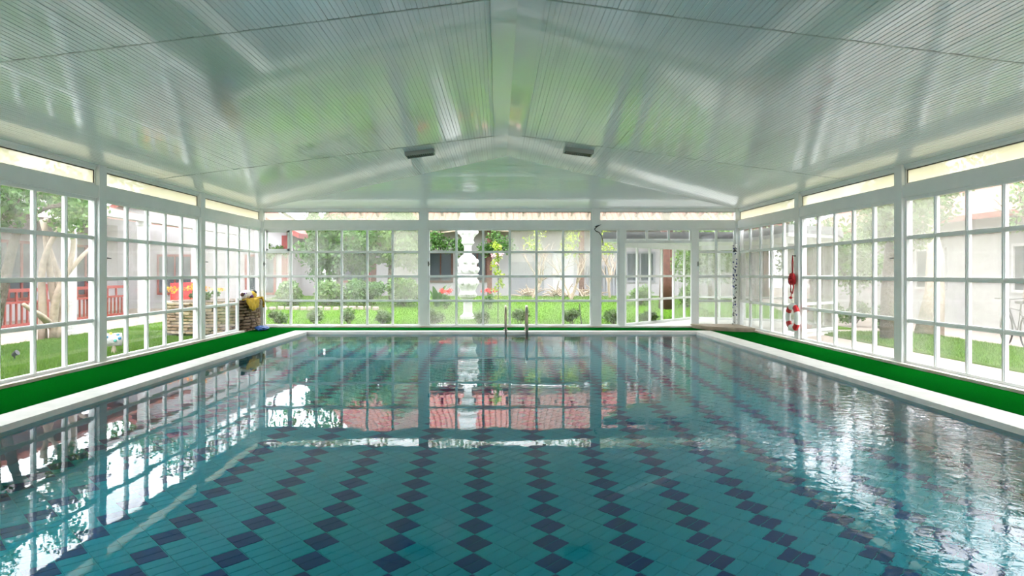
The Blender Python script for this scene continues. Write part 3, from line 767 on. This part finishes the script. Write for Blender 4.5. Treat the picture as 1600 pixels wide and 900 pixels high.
def blades(n, x0, x1, y0, y1, fz, label, ok=lambda x, y: True):
    x = rng.uniform(x0, x1, n); y = rng.uniform(y0, y1, n)
    if ok: k = np.array([ok(a, b) for a, b in zip(x, y)]); x, y = x[k], y[k]; n = len(x)
    z = np.array([fz(a, b) for a, b in zip(x, y)]) - .005
    q = rng.uniform(0, 6.28, n); h = rng.uniform(.03, .07, n); wd = .008
    c = np.stack([x, y, z], 1); s = np.stack([np.cos(q)*wd, np.sin(q)*wd, 0*q], 1)
    tip = c + np.stack([rng.normal(0,.02,n), rng.normal(0,.02,n), h], 1)
    V = np.stack([c-s, c+s, tip], 1).reshape(-1,3)
    me = bpy.data.meshes.new('grass'); me.vertices.add(3*n); me.vertices.foreach_set('co', V.ravel())
    me.loops.add(3*n); me.loops.foreach_set('vertex_index', np.arange(3*n, dtype=np.int32))
    me.polygons.add(n); me.polygons.foreach_set('loop_start', np.arange(0,3*n,3,dtype=np.int32)); me.polygons.foreach_set('loop_total', np.full(n,3,dtype=np.int32))
    me.materials.append(M['blade']); me.update(calc_edges=True)
    return tag(link('grass', me), label, 'grass', kind='stuff')
inpl = lambda x, y: ((x-PCX)/(PA+.15))**2 + ((y-PCY)/(PB+.15))**2 > 1
blades(60000, -10.0, XL-.45, 5, YB+.2, flat, 'short grass blades on the lawn by the veranda', inpl)
porch_poly = [(2.9,17.9),(3.3,18.3),(5.85,21.05),(8.8,19.6),(8.4,16.7),(6.3,15.3)]
def in_poly(x, y, poly):
    c = False
    for k in range(len(poly)):
        (xa, ya), (xb2, yb_) = poly[k], poly[k-1]
        if (ya > y) != (yb_ > y) and x < (xb2-xa)*(y-ya)/(yb_-ya) + xa: c = not c
    return c
stands = [((731-CX)*21.2/F, 21.2, .27), (P(527,470,25.8).x, 25.8, .24), (P(614,470,26.2).x, 26.2, .2), (P(1041,500,23.5).x, 23.5, .3)]
growok = lambda x, y: inpl(x, y) and not in_poly(x, y, porch_poly) and all((x-a)**2+(y-b_)**2 > r_*r_ for a, b_, r_ in stands)
blades(80000, -10.0, 7, YB+.4, 28.5, lz, 'short grass blades on the lawn behind the end wall', growok)
blades(25000, 7.95, 10.3, 6, YB-.6, flat, 'short grass blades on the strip beyond the path')

# ---------------------------------------------------------------- outdoors: porch at the doorway
po = empty('glazed_porch', (4.9, 18.3, 0)); tag(po, 'white glazed porch with dark edged flat roof outside the doorway', 'porch', kind='structure')
ox, oy = 4.9, 18.3
pts = [(3.30, 18.03), (5.95, 20.8), (8.5, 19.5), (8.25, 16.9), (6.50, 15.6)]
rp = [(2.75, 18.02), (3.4, 19.3), (4.5, 20.6), (5.95, 21.15), (7.6, 20.6), (8.85, 19.6), (8.75, 17.6), (7.9, 16.1), (6.42, 15.2), (6.42, 18.02)]
MB().prism([(x-ox, y-oy) for x, y in rp][::-1], 2.24, 2.32).build('roof_soffit', M['frame'], po)
MB().prism([((x-5.9)*1.03+5.9-ox if x > 6.5 or y > 18.1 else x-ox, (y-18.3)*1.03 if y > 18.1 else y-oy) for x, y in rp][::-1], 2.32, 2.50).build('roof_fascia', M['greywall'], po)
MB().prism([(x-ox, y-oy) for x, y in [(3.3,18.06),(5.95,20.8),(8.5,19.5),(8.25,16.9),(6.46,15.6),(6.46,18.06)]][::-1], GZ, .035).build('porch_floor', M['deck'], po)
for s in range(4):
    (xa, ya), (xb2, yb_) = pts[s], pts[s+1]; L = math.hypot(xb2-xa, yb_-ya); a = math.atan2(yb_-ya, xb2-xa)
    seg = empty('porch_screen', (xa-ox, ya-oy, 0), a); seg.parent = po
    nc = (6, 4, 4, 3)[s]; mb = MB()
    mb.box(0, L, -.035, .035, .035, .10); mb.box(0, L, -.035, .035, 2.10, 2.24); mb.box(0, .06, -.04, .04, .1, 2.1); mb.box(L-.06, L, -.04, .04, .1, 2.1)
    for i in range(1, nc): mb.box(L*i/nc-.03, L*i/nc+.03, -.025, .025, .1, 2.1)
    for z in (.70, 1.335): mb.box(.06, L-.06, -.024, .024, z-.03, z+.03)
    mb.build('screen_frame', M['frame'], seg)
    for i in range(nc):
        for (z0, z1) in ((.1,.7),(.7,1.335),(1.335,2.1)):
            if s == 0 and i == 3: continue
            me_key = ('pp', round(L/nc,3), z0)
            pane(seg, L*i/nc, L*(i+1)/nc, z0, z1, 'lighthaze' if s == 0 else 'fog')

# ---------------------------------------------------------------- outdoors: house behind the lawn
hs = empty('garden_house', (0, 30, 0)); tag(hs, 'long white garden house with red tiled roof and brown posts', 'house')
WZ = GZ+.45
MB().box(-7.2, 11.5, 0, 5.0, -.1, 3.35).build('wall', M['render'], hs)
def hwin(parent, x, z, w, h, m='redwood', Y=0):
    mb = MB(); t = .09
    mb.box(x-w/2, x+w/2, Y-.06, Y+.02, z, z+t); mb.box(x-w/2, x+w/2, Y-.06, Y+.02, z+h-t, z+h); mb.box(x-w/2, x-w/2+t, Y-.06, Y+.02, z+t, z+h-t); mb.box(x+w/2-t, x+w/2, Y-.06, Y+.02, z+t, z+h-t); mb.box(x-.03, x+.03, Y-.05, Y+.02, z+t, z+h-t)
    f_ = mb.build('window_frame', M[m], parent)
    mb = MB(); mb.box(x-w/2+t, x-.03, Y-.03, Y+.01, z+t, z+h-t); mb.box(x+.03, x+w/2-t, Y-.03, Y+.01, z+t, z+h-t); mb.build('window_pane', M['glassdark'], f_)
for x, w, fm in ((-6.2,1.3,'redwood'), (-2.5,1.1,'brown'), (-.9,.9,'brown'), (6.2,1.3,'greywall'), (9.2,1.4,'greywall')): hwin(hs, x, 1.0, w, 1.35, fm)
for x in (-7.1, -5.2, -.35, 3.5, 7.2, 11.2): MB().box(x-.1, x+.1, -1.3, -1.1, .35, 3.3).build('veranda_post', M['brown'], hs)
MB().box(-7.3, 11.9, -1.32, -1.08, 3.22, 3.42).build('eave_beam', M['redwood'], hs)
rm = MB().box(-.05,.05,-1.55,0,-.05,.05).mesh('rafter', M['redwood'])
for i in range(28): link('rafter', rm, hs, (-7.1+.68*i, .1, 3.55), (R(-16),0,0))
def tiled_roof(parent, x0, x1, y0, z0, y1, z1, pitch=.26):
    mb = MB(); n = int((x1-x0)/pitch); up = Vector((0, y1-y0, z1-z0)).normalized(); nm = Vector((0, -up.z, up.y))
    ang = [(-.5, 0), (-.32, .07), (0, .10), (.32, .07), (.5, 0)]
    for i in range(n):
        xc = x0 + pitch*(i+.5); b = len(mb.v)
        for yy, zz in ((y0, z0), (y1, z1)):
            for a_, h in ang: p = Vector((xc + a_*pitch, yy, zz)) + nm*h; mb.v.append(tuple(p))
        mb.f += [(b+k, b+k+1, b+6+k, b+5+k) for k in range(4)]
    mb.add([(x0,y0,z0-.05),(x1,y0,z0-.05),(x1,y1,z1-.05),(x0,y1,z1-.05),(x0,y0,z0),(x1,y0,z0),(x1,y1,z1),(x0,y1,z1)], [(0,3,2,1),(4,5,6,7),(0,1,5,4),(1,2,6,5),(2,3,7,6),(3,0,4,7)])
    return mb.build('roof', M['rooftile'], parent)
tiled_roof(hs, -7.4, 12.1, -1.6, 3.42, 4.7, 6.5)
MB().box(.6, 2.0, -.09, -.01, .36, 1.9).build('grey_cladding', M['greywall'], hs)
MB().box(4.0, 5.4+.0, -.09, -.01, .36, 1.0).build('low_panel', M['greywall'], hs)
MB().box(2.4, 3.3, -.05, .0, .36, 2.3).build('door_leaf', M['white'], hs)
sm = MB().box(-.035,.035,-.03,0,0,1.5).mesh('cladding_rib', M['greywall'])
for i in range(9): link('cladding_rib', sm, hs, (.68+.155*i, -.09, .38))
sm2 = MB().box(-.05,.05,-.04,0,0,1.35).mesh('fence_slat', M['greywall'])
for i in range(11): link('fence_slat', sm2, hs, (3.9+.14*i, -.09, .38))
# gable house to the left
h2 = empty('gable_house', (-12.1, 29.0, 0)); tag(h2, 'white gable end house with dark red eaves behind the planter', 'house')
mb = MB(); mb.add([(-5,0,-.1),(3.2,0,-.1),(3.2,0,3.1),(-1.2,0,5.2),(-5,0,3.4),(-5,6,-.1),(3.2,6,-.1),(3.2,6,3.1),(-1.2,6,5.2),(-5,6,3.4)], [(0,1,2,3,4),(9,8,7,6,5)]+[(i,5+i,5+(i+1)%5,(i+1)%5) for i in range(5)]); mb.build('wall', M['render'], h2)
for (xa, za, xb2, zb_) in ((-1.2,5.25,3.9,2.85), (-1.2,5.25,-5.7,3.1)):
    mb = MB(); mb.add([(xa,-.7,za),(xb2,-.7,zb_),(xb2,6.3,zb_),(xa,6.3,za),(xa,-.7,za+.22),(xb2,-.7,zb_+.22),(xb2,6.3,zb_+.22),(xa,6.3,za+.22)], [(0,3,2,1),(4,5,6,7),(0,1,5,4),(1,2,6,5),(2,3,7,6),(3,0,4,7)]); mb.build('roof_slope', M['redwood'], h2)
hwin(h2, 2.1, .5, 1.3, 1.7); hwin(h2, -1.5, .5, 1.5, 1.7)
MB().box(3.0, 3.25, -.05, .05, 0, 3.0).build('corner_post', M['redwood'], h2)

# white ornate column
wc = empty('ornate_column', ((731-CX)*21.2/F, 21.2, lz(0,21.2)-.02)); tag(wc, 'tall white ornate plaster column on the lawn', 'column')
MB().lathe([(.24,0),(.24,.10),(.17,.14),(.14,.2),(.14,.55),(.17,.62),(.26,.68),(.28,.74)], 24).build('base', M['white'], wc)
MB().lathe([(.28,.74),(.24,.80),(.22,.88),(.26,.96),(.31,1.06),(.32,1.18),(.27,1.26),(.30,1.32),(.32,1.38)], 28, wob=lambda q, i: .06*math.sin(7*q)).build('bowl', M['white'], wc, smooth=True)
MB().lathe([(.26,1.38),(.30,1.44),(.32,1.52),(.25,1.60),(.27,1.70),(.30,1.80),(.22,1.90),(.15,1.98)], 28, wob=lambda q, i: .12*math.sin(6*q+i)).build('scroll_collar', M['white'], wc, smooth=True)
MB().lathe([(.15,1.97),(.115,2.03),(.115,2.24),(.14,2.28)], 20).build('shaft', M['white'], wc, smooth=True)
MB().lathe([(.14,2.28),(.20,2.36),(.17,2.42),(.19,2.52),(.27,2.62),(.30,2.70),(.22,2.76),(.22,2.84),(.30,2.95),(.26,3.02),(.22,3.2),(.26,3.4),(.18,3.5)], 28, wob=lambda q, i: .06*math.sin(8*q)).build('capital', M['white'], wc, smooth=True)
cm = MB().ball((0,0,0), (.06,.045,.075), 10, 7).mesh('scroll', M['white'])
for zz, rr, k in ((1.54,.31,8), (1.78,.28,6), (2.68,.27,8), (1.12,.30,8)):
    for i in range(k):
        a = 2*math.pi*i/k + .2; link('scroll', cm, wc, (rr*math.cos(a), rr*math.sin(a), zz), (0,0,a))

# little round shrubs along the end wall
SHL = ['first from the stone planter', 'second from the stone planter', 'third from the stone planter', 'fourth from the stone planter', 'below the broad leaved plant', 'at the foot of the ornate column', 'behind the pool ladder', 'beside the dark leaning stake', 'behind the single column window', 'outside the porch screen']
for k, x in enumerate((437, 492, 545, 597, 679, 752, 812, 893, 958, 1010)):
    Y = 19.3 + random.uniform(-.2,.2); q = P(x, 500, Y)
    bush('round_shrub', 'small round green lawn shrub, ' + SHL[k], (q.x, Y, lz(q.x, Y)), (.36,.36,.26), 1000, .085, 'leaf2', 'shrub row behind the end wall')
# bank of shrubs
for k, (x, Y, r3, lm, lab) in enumerate(((452, 24.4, (1.0,.7,.45), 'leaf2', 'pale leafy shrub before the gable house'), (510, 24.3, (1.4,.75,.5), 'leaf2', 'broad light green shrub under the big tree'), (578, 24.2, (1.4,.75,.55), 'leaf', 'broad mid green shrub under the big tree'), (630, 24.1, (1.0,.65,.6), 'leaf2', 'bushy light shrub at the end of the tree bank'))):
    q = P(x, 470, Y); bush('bank_shrub', lab, (q.x, Y, lz(q.x, Y)-.02), r3, 4600, .13, lm, 'shrubs under the trees')
q = P(683, 470, 24.0)
bp = empty('broad_leaf_plant', (q.x, 24.0, lz(q.x, 24)-.02)); tag(bp, 'upright broad leaved plant left of the white column base'.replace('left of', 'near'), 'plant')
for k in range(7):
    a = k*.9; L = random.uniform(.7,1.1); mb = MB(); pts_ = []
    for i in range(6):
        t = i/5; rr = .08 + .42*t*t*L; zz = L*(t - .22*t*t); wd = .10*math.sin(math.pi*min(1, t*.85+.12))+.005
        c_ = Vector((rr*math.cos(a), rr*math.sin(a), zz)); sd = Vector((-math.sin(a), math.cos(a), 0))*wd
        mb.v += [tuple(c_-sd), tuple(c_+Vector((0,0,-.02))), tuple(c_+sd)]
    mb.f = [(3*i+k2, 3*i+k2+1, 3*i+k2+4, 3*i+k2+3) for i in range(5) for k2 in (0,1)]
    mb.build('leaf', M['leaf'], bp, smooth=True)
# pale stones edging the shrub bank
sm_ = [smesh[k].copy() for k in range(3)]
for me_ in sm_: me_.materials.clear(); me_.materials.append(M['paving'])
for k in range(15):
    q = P(412+12.5*k, 472, 23.2); o = link('edging_stone', sm_[k % 3], None, (q.x, 23.2+.12*math.sin(k*.7), lz(q.x,23.2)+.04), (0,0,random.uniform(-.5,.5)))
    o.scale = (random.uniform(.2,.27), .2, random.uniform(.12,.2)); tag(o, 'pale rounded edging stone along the shrub bank', 'stone', 'edging stones of the shrub bank')
# geraniums
for x, lab in ((697, 'red geranium cluster beside the broad leaved plant'), (765, 'red geranium cluster beside the brown post')):
    q = P(x, 458, 23.5); r = bush('geranium', lab, (q.x, 23.5, lz(q.x,23.5)-.02), (.34,.3,.28), 420, .09, 'leaf', cat='plant')
    foliage(r, 'blossoms', [(random.uniform(-.28,.28), random.uniform(-.2,.1), .62+random.uniform(-.05,.06), .09,.09,.06) for _ in range(9)], 260, .06, M['redflower'])
# climbing plant on a stake
q = P(778, 500, 20.2)
cp = empty('climbing_plant', (q.x, 20.2, lz(q.x,20.2)-.03)); tag(cp, 'yellow green climber with pink blossoms on a thin dark stake', 'plant')
MB().tube([(0,0,0),(.01,0,1.2),(0,0,2.2)], .016, 6).build('stake', M['darkmetal'], cp)
foliage(cp, 'foliage', [(random.uniform(-.12,.14), random.uniform(-.1,.1), z_, .13,.13,.13) for z_ in (.8,1.0,1.15,1.35,1.5,1.65,1.8,1.95,2.1,2.2,2.3)], 420, .085, M['vine'])
foliage(cp, 'blossoms', [(-.12,-.05,2.0,.08,.08,.08),(.1,-.08,2.05,.07,.07,.07),(-.05,-.08,1.75,.06,.06,.06)], 90, .06, M['pinkflower'])
q = P(909, 505, 19.6); st = MB().tube([(0,0,0),(-.05,0,.35),(-.06,0,.62)], .02, 6).build('garden_stake', M['darkmetal'], None, (q.x, 19.6, lz(0,19.6)-.02)); tag(st, 'short dark stake leaning on the lawn', 'stake')
# pile of dry branches and bare shrubs
for k, (x, Y) in enumerate(((826, 27.9), (874, 27.7), (922, 27.9))):
    q = P(x, 470, Y); mb = MB()
    for _ in range(34):
        p0 = Vector((random.uniform(-.35,.35), random.uniform(-.3,.3), random.uniform(0,.2))); dv = Vector((random.uniform(-1,1), random.uniform(-.4,.4), random.uniform(-.1,.45))).normalized(); L = random.uniform(.25,.6)
        mb.tube([p0, p0+dv*L*.5+Vector((0,0,.04)), p0+dv*L], [.03,.022,.012], 5)
    o = mb.build('brush_pile', M['dry'], None, (q.x, Y, lz(0,Y))); tag(o, 'heap of dry cut branches at the far edge of the lawn', 'branches', 'heaps of dry branches')
    o['kind'] = 'stuff'
for k, (x, Y, h) in enumerate(((832, 27.0, .85), (893, 26.2, .85), (953, 27.0, .8))):
    q = P(x, 470, Y); r = empty('bare_shrub', (q.x, Y, lz(0,Y)-.03)); tag(r, 'bare branching shrub before the white house wall, ' + ('by the grey cladding', 'behind the dark stake', 'beside the porch')[k], 'shrub', 'bare shrubs before the house'); mb = MB()
    for a in range(3): branchy(mb, (0,0,0), (random.uniform(-.6,.6), random.uniform(-.3,.3), 1), h*1.2, .05, 3, .8)
    mb.build('branches', M['dry'], r); foliage(r, 'foliage', blobs_in((0,0,2.2), (.5,.4,.5), 8, .3), 240, .11, M['vine'])

# trees behind the hall
tree('garden_tree', 'big leafy green tree on the lawn before the gable house', (P(527,470,25.8).x, 25.8, lz(0,25.8)-.05), [(0,0,0),(.1,0,.9),(.05,0,1.8)], .16, (.1,0,2.15), (1.5,1.05,1.25), 44, .52, 13000, .17, 'leaf')
tree('garden_tree', 'second leafy green tree with lighter crown beside the big one', (P(614,470,26.2).x, 26.2, lz(0,26)-.05), [(0,0,0),(-.1,0,.9),(-.05,0,1.9)], .13, (.1,0,2.2), (.8,1.0,1.25), 32, .45, 8500, .16, 'leaf2')
tree('garden_tree', 'reddish brown trunked tree seen through the porch', (P(1041,500,23.5).x, 23.5, lz(0,23.5)-.05), [(0,0,0),(-.03,0,1.2),(-.05,0,2.9),(.05,0,4.2)], .21, (.3,0,4.4), (2.2,1.8,1.0), 22, .6, 3600, .15, 'leaf2', 'brown')
q = P(720, 385, 28.4)
vv = empty('hanging_vine', (q.x, 28.45, 3.3)); tag(vv, 'green vine hanging along the eaves of the garden house', 'vine')
MB().tube([(-2.0,.1,-.05),(-.8,.1,-.2),(.6,.1,-.05),(2.0,.1,-.15)], .03, 6).build('stem', M['palebark'], vv)
foliage(vv, 'foliage', [(random.uniform(-2.0,2.0), random.uniform(-.2,.2), -.55+random.uniform(-.45,.25), .34,.25,.24) for _ in range(24)], 3000, .12, M['leaf'])
wv = empty('wall_vine', (-9.45, 28.9, 1.9)); tag(wv, 'leafy vine on the white wall of the gable house', 'vine')
MB().tube([(-.5,0,.25),(0,0,.3),(.5,0,.35)], .02, 6).build('stem', M['palebark'], wv)
foliage(wv, 'foliage', [(random.uniform(-.6,.6), -.08, .35+random.uniform(-.12,.3), .2,.1,.16) for _ in range(9)], 420, .12, M['leaf2'])
for k, (x, y, s) in enumerate(((-21, 44, 1.3), (-11, 39, 1.4), (-1, 47, 1.4), (8, 42, 1.4), (21, 56, 1.4), (27, 34, 1.3))):
    tree('background_tree', 'tall green tree ' + ('behind the gable house', 'where gable house and garden house meet', 'behind the garden house in line with the ornate column', 'behind the garden house doorway end', 'between garden house and cream house', 'behind the cream house corner')[k], (x, y, GZ), [(0,0,0),(.1,0,2),(0,0,4.2)], .28, (0,0,6.0*s), (3.4*s,2.6*s,2.6*s), 26, 1.2*s, 3400, .34, ('leaf','leaf2')[k % 2], group='tall trees behind the houses')
for x, y, lab in ((1000, 24.5, 'loose light shrub outside the porch screen'), (1072, 24.0, 'loose light shrub beside the brown trunk')):
    q = P(x, 500, y); bush('garden_shrub', lab, (q.x, y, lz(q.x,y)-.02), (.7,.6,.38), 1100, .11, 'leaf2')

# ---------------------------------------------------------------- outdoors: veranda side (left)
vb = empty('veranda_house', (-15.2, 12, 0)); tag(vb, 'white veranda house with red framed windows beyond the planter lawn', 'house')
MB().box(-4, 0, -16, 15.5, -.1, 3.3).build('wall', M['render'], vb)
for yy in (-12, -8.4, -4.8, -1.2, 2.4, 6.0, 9.6, 13.0):
    mb = MB(); w_, z_, h_ = 1.9, .55, 1.9; t_ = .09
    mb.box(-.02,.06, yy-w_/2, yy+w_/2, z_, z_+t_); mb.box(-.02,.06, yy-w_/2, yy+w_/2, z_+h_-t_, z_+h_)
    for s in (-1, -.33, .33, 1): mb.box(-.02,.06, yy+s*(w_/2-.045)-.045, yy+s*(w_/2-.045)+.045, z_+t_, z_+h_-t_)
    f_ = mb.build('window_frame', M['redwood'], vb); MB().box(-.01,.02, yy-w_/2+.05, yy+w_/2-.05, z_+.05, z_+h_-.05).build('window_pane', M['glassdark'], f_)
rf = MB(); rf.add([(-4.5,-16.5,4.9),(2.9,-16.5,3.15),(2.9,16,3.15),(-4.5,16,4.9),(-4.5,-16.5,5.0),(2.9,-16.5,3.28),(2.9,16,3.28),(-4.5,16,5.0)], [(0,3,2,1),(4,5,6,7),(0,1,5,4),(1,2,6,5),(2,3,7,6),(3,0,4,7)])
rf.build('veranda_roof', M['rooftile'], vb)
cm = MB().lathe([(.20,0),(.20,.12),(.165,.14),(.165,2.85),(.2,2.9),(.2,3.06)], 20).mesh('veranda_column', M['white'])
for yy in (6.1, 9.6, 13.1, 16.6, 20.1, 23.6): link('veranda_column', cm, vb, (-10.35+15.2, yy-12, GZ))
MB().box(4.72, 4.98, -16, 15.8, 2.92, 3.1).build('eave_beam', M['render'], vb)
# red lattice balustrade panels, one between each pair of posts
for k in range(9):
    yc = 5.4 + 2.1*k; r = empty('lattice_railing', (-12.6, yc, GZ), R(90))
    tag(r, 'red timber lattice railing panel along the veranda', 'railing', 'red veranda railing panels')
    MB().box(-1.05,1.05,-.04,.04,1.0,1.09).build('top_rail', M['redwood'], r); MB().box(-1.05,1.05,-.03,.03,.70,.76).build('mid_rail', M['redwood'], r); MB().box(-1.05,1.05,-.03,.03,.10,.17).build('bottom_rail', M['redwood'], r)
    for s in (-1,): MB().box(-1.05, -.93,-.06,.06,0,1.2).build('railing_post', M['redwood'], r)
    bm_ = MB().box(-.022,.022,-.02,.02,.17,.70).mesh('baluster', M['redwood'])
    for i in range(9): link('baluster', bm_, r, (-.84+.21*i, 0, 0))
    bm2 = MB().box(-.03,.03,-.02,.02,.76,1.0).mesh('upper_baluster', M['redwood'])
    for i in range(3): link('upper_baluster', bm2, r, (-.5+.5*i, 0, 0))
# twisted pale tree, dark trunk, canopy
tw = empty('twisted_tree', (-10.0, 15.45, GZ)); tag(tw, 'pale twisted multi stem tree at the lawn edge', 'tree'); mb = MB()
for a, dx in ((0,.0),(1.4,.1),(2.9,-.12),(4.3,.06)):
    pts_ = []
    for i in range(12):
        t = i/11; rr = .10 + .22*t + .08*math.sin(5*t+a); pts_.append((dx+rr*math.cos(a+3.2*t), rr*math.sin(a+3.2*t), 2.7*t))
    mb.tube(pts_, [.10-.055*i/11 for i in range(12)], 8)
mb.tube([(0,0,.3),(.1,-.5,.55),(.1,-1.1,.85)], [.09,.07,.04], 8); mb.tube([(0,.1,1.2),(.3,.6,1.9),(.35,1.0,2.2)], [.07,.05,.03], 8)
mb.build('trunk', M['palebark'], tw, smooth=True)
foliage(tw, 'foliage', blobs_in((.62,-.1,2.95), (.35,.75,.4), 12, .36), 1400, .13, M['leaf2'])
tree('lawn_tree', 'dark leaning trunk tree on the veranda lawn', (-9.15, 12.3, GZ), [(0,0,0),(.15,.1,.9),(.35,.15,1.9),(.5,.2,2.6)], .12, (.6,-.2,3.0), (1.1,1.4,.7), 20, .45, 3000, .13, 'leaf', depth=1)
tree('lawn_tree', 'leafy tree on the veranda lawn with thin grey trunk', (-8.9, 8.2, GZ), [(0,0,0),(.05,.1,1.2),(.1,.15,2.4)], .11, (.2,-.1,2.9), (1.1,1.2,.8), 16, .42, 1500, .13, 'leaf2', depth=1)
# dotted garden ornament
go = empty('garden_ornament', (-7.15, 12.75, GZ+.03), R(25)); tag(go, 'white barrel bodied garden ornament with coloured dots on short leg', 'ornament')
mb = MB(); pr = [(.03,-.17),(.11,-.165),(.125,-.12),(.115,0),(.125,.10),(.12,.16),(.03,.175)]; mb.lathe(pr, 18); mb.v = [(z, y, x+.24) for x, y, z in mb.v]; mb.build('body', M['white'], go, smooth=True)
MB().tube([(.03,0,0),(.03,0,.14)], [.05,.025], 10).build('stand', M['tan'], go)
for (x, a, m_) in ((-.08,-60,'dots_blue'),(.06,-95,'dots_green'),(.10,-40,'dots_blue'),(-.02,-20,'dots_yellow'),(-.12,-110,'dots_yellow'),(.13,-75,'dots_blue')):
    rr = .119; MB().ball((x, rr*math.sin(R(a))*1.0, .24+rr*math.cos(R(a))), (.03,.022,.03), 10, 6).build('dot', M[m_], go, smooth=True)
gl_ = empty('garden_spotlight', (-8.15, 11.6, GZ+.02)); tag(gl_, 'small dark ground spotlight in the veranda lawn', 'spotlight')
MB().tube([(0,0,0),(0,0,.10)], .012, 6).build('spike', M['darkmetal'], gl_); MB().tube([(-.03,0,.10),(.05,0,.15)], [.03,.05], 10).build('lamp_head', M['darkmetal'], gl_)
# red awning seat behind planter flowers
rb = empty('red_bench', (-9.75, 22.0, lz(-9.75, 22.0)-.01)); tag(rb, 'red painted garden bench behind the planter flowers', 'bench')
MB().box(-.25,.25,-.9,.9,.42,.48).build('seat', M['redwood'], rb); MB().box(-.3,-.24,-.9,.9,.6,1.15).build('backrest', M['ringred'], rb)
lm_ = MB().box(-.03,.03,-.03,.03,0,.42).mesh('leg', M['redwood'])
for x in (-.2,.2):
    for y in (-.8,.8): link('leg', lm_, rb, (x, y, 0))
for y in (-.8, .8): MB().box(-.28,-.24,y-.03,y+.03,.42,.62).build('back_support', M['redwood'], rb)

# ---------------------------------------------------------------- outdoors: life ring side (right)
rh = empty('path_house', (13.6, 11, 0)); tag(rh, 'cream white house with red roof beyond the path lawn', 'house')
MB().box(0, 4, -15, 19, -.1, 3.0).build('wall', M['render'], rh)
for yy in (-9, -5, -1.2, 2.6, 6.4, 10.6, 15):
    mb = MB(); w_, z_, h_ = 1.5, .9, 1.3; t_ = .08
    mb.box(-.06,.02, yy-w_/2, yy+w_/2, z_, z_+t_); mb.box(-.06,.02, yy-w_/2, yy+w_/2, z_+h_-t_, z_+h_)
    for s in (-1, 0, 1): mb.box(-.06,.02, yy+s*(w_/2-.04)-.04, yy+s*(w_/2-.04)+.04, z_+t_, z_+h_-t_)
    f_ = mb.build('window_frame', M['white'], rh); MB().box(-.02,.01, yy-w_/2+.05, yy+w_/2-.05, z_+.05, z_+h_-.05).build('window_pane', M['glassdark'], f_)
rf = MB(); rf.add([(-.9,-15.6,2.85),(-.9,19.6,2.85),(4.5,19.6,5.2),(4.5,-15.6,5.2),(-.9,-15.6,3.0),(-.9,19.6,3.0),(4.5,19.6,5.35),(4.5,-15.6,5.35)], [(0,1,2,3),(7,6,5,4),(0,4,5,1),(1,5,6,2),(2,6,7,3),(3,7,4,0)]); rf.build('roof', M['rooftile'], rh)
tree('path_tree', 'thick grey trunk tree on the path lawn', (8.85, 15.4, GZ), [(0,0,0),(-.05,.05,1.0),(.05,.1,2.2),(.1,.1,3.0)], .22, (-.1,-.75,3.0), (.95,1.25,.9), 20, .48, 3400, .14, 'leaf2')
tree('path_tree', 'leaning pale trunk tree before the cream house', (10.4, 16.6, GZ), [(0,0,0),(.2,.1,1.0),(.4,.4,2.0),(.5,.9,3.0)], .26, (.45,1.35,3.4), (.75,1.0,.8), 18, .48, 2600, .15, 'leaf', 'palebark')
tree('path_tree', 'slim tree with bare lower branches by the cream house', (11.2, 14.3, GZ), [(0,0,0),(-.1,.1,1.0),(.1,.2,2.0),(0,.3,2.8)], .12, (.1,-.5,3.2), (.75,1.3,.7), 16, .42, 2000, .13, 'leaf2', 'palebark', depth=2)
for k, y in enumerate((17.2, 19.3, 21.5)):
    bush('path_shrub', 'rounded green shrub along the path, %s from the thick grey trunk' % ordn[k], (9.7+.3*k, y, GZ), (.6,.6,.4), 1300, .10, 'leaf', 'shrubs near the porch')
for k, (x, y, h, lab) in enumerate(((10.7, 20.8, 2.2, 'low crowned green tree between the porch and the cream house'), (10.9, 25.0, 2.4, 'bushy green tree at the far end of the cream house'), (8.0, 26.0, 2.3, 'light bushy tree behind the porch roof'))):
    tree('path_tree', lab, (x, y, GZ), [(0,0,0),(.05,0,.7),(0,.05,1.4)], .13, (0,0,h), (1.2,1.6,1.1), 22, .55, 4200, .14, ('leaf2','leaf','leaf2')[k])
# bicycle leaning by the trees
bk = empty('bicycle', (10.55, 14.0, GZ), R(72)); tag(bk, 'thin dark bicycle parked at the far lawn edge', 'bicycle')
for x in (-.52, .52):
    mb = MB(); mb.tube([(x+.33*math.cos(2*math.pi*i/20), 0, .34+.33*math.sin(2*math.pi*i/20)) for i in range(21)], .018, 6); mb.build('wheel', M['black'], bk, smooth=True)
mb = MB()
for p_ in ([(-.52,0,.34),(-.05,0,.30),(-.2,0,.75),(-.52,0,.34)], [(-.2,0,.75),(.38,0,.78),(-.05,0,.30)], [(.52,0,.34),(.38,0,.78),(.35,0,.95)], [(-.2,0,.75),(-.24,0,.90)]): mb.tube(p_, .016, 6)
mb.build('frame', M['darkmetal'], bk); MB().box(-.36,-.12,-.07,.07,.89,.94).build('saddle', M['black'], bk); MB().tube([(.30,-.28,.98),(.36,0,.96),(.30,.28,.98)], .014, 6).build('handlebar', M['darkmetal'], bk)
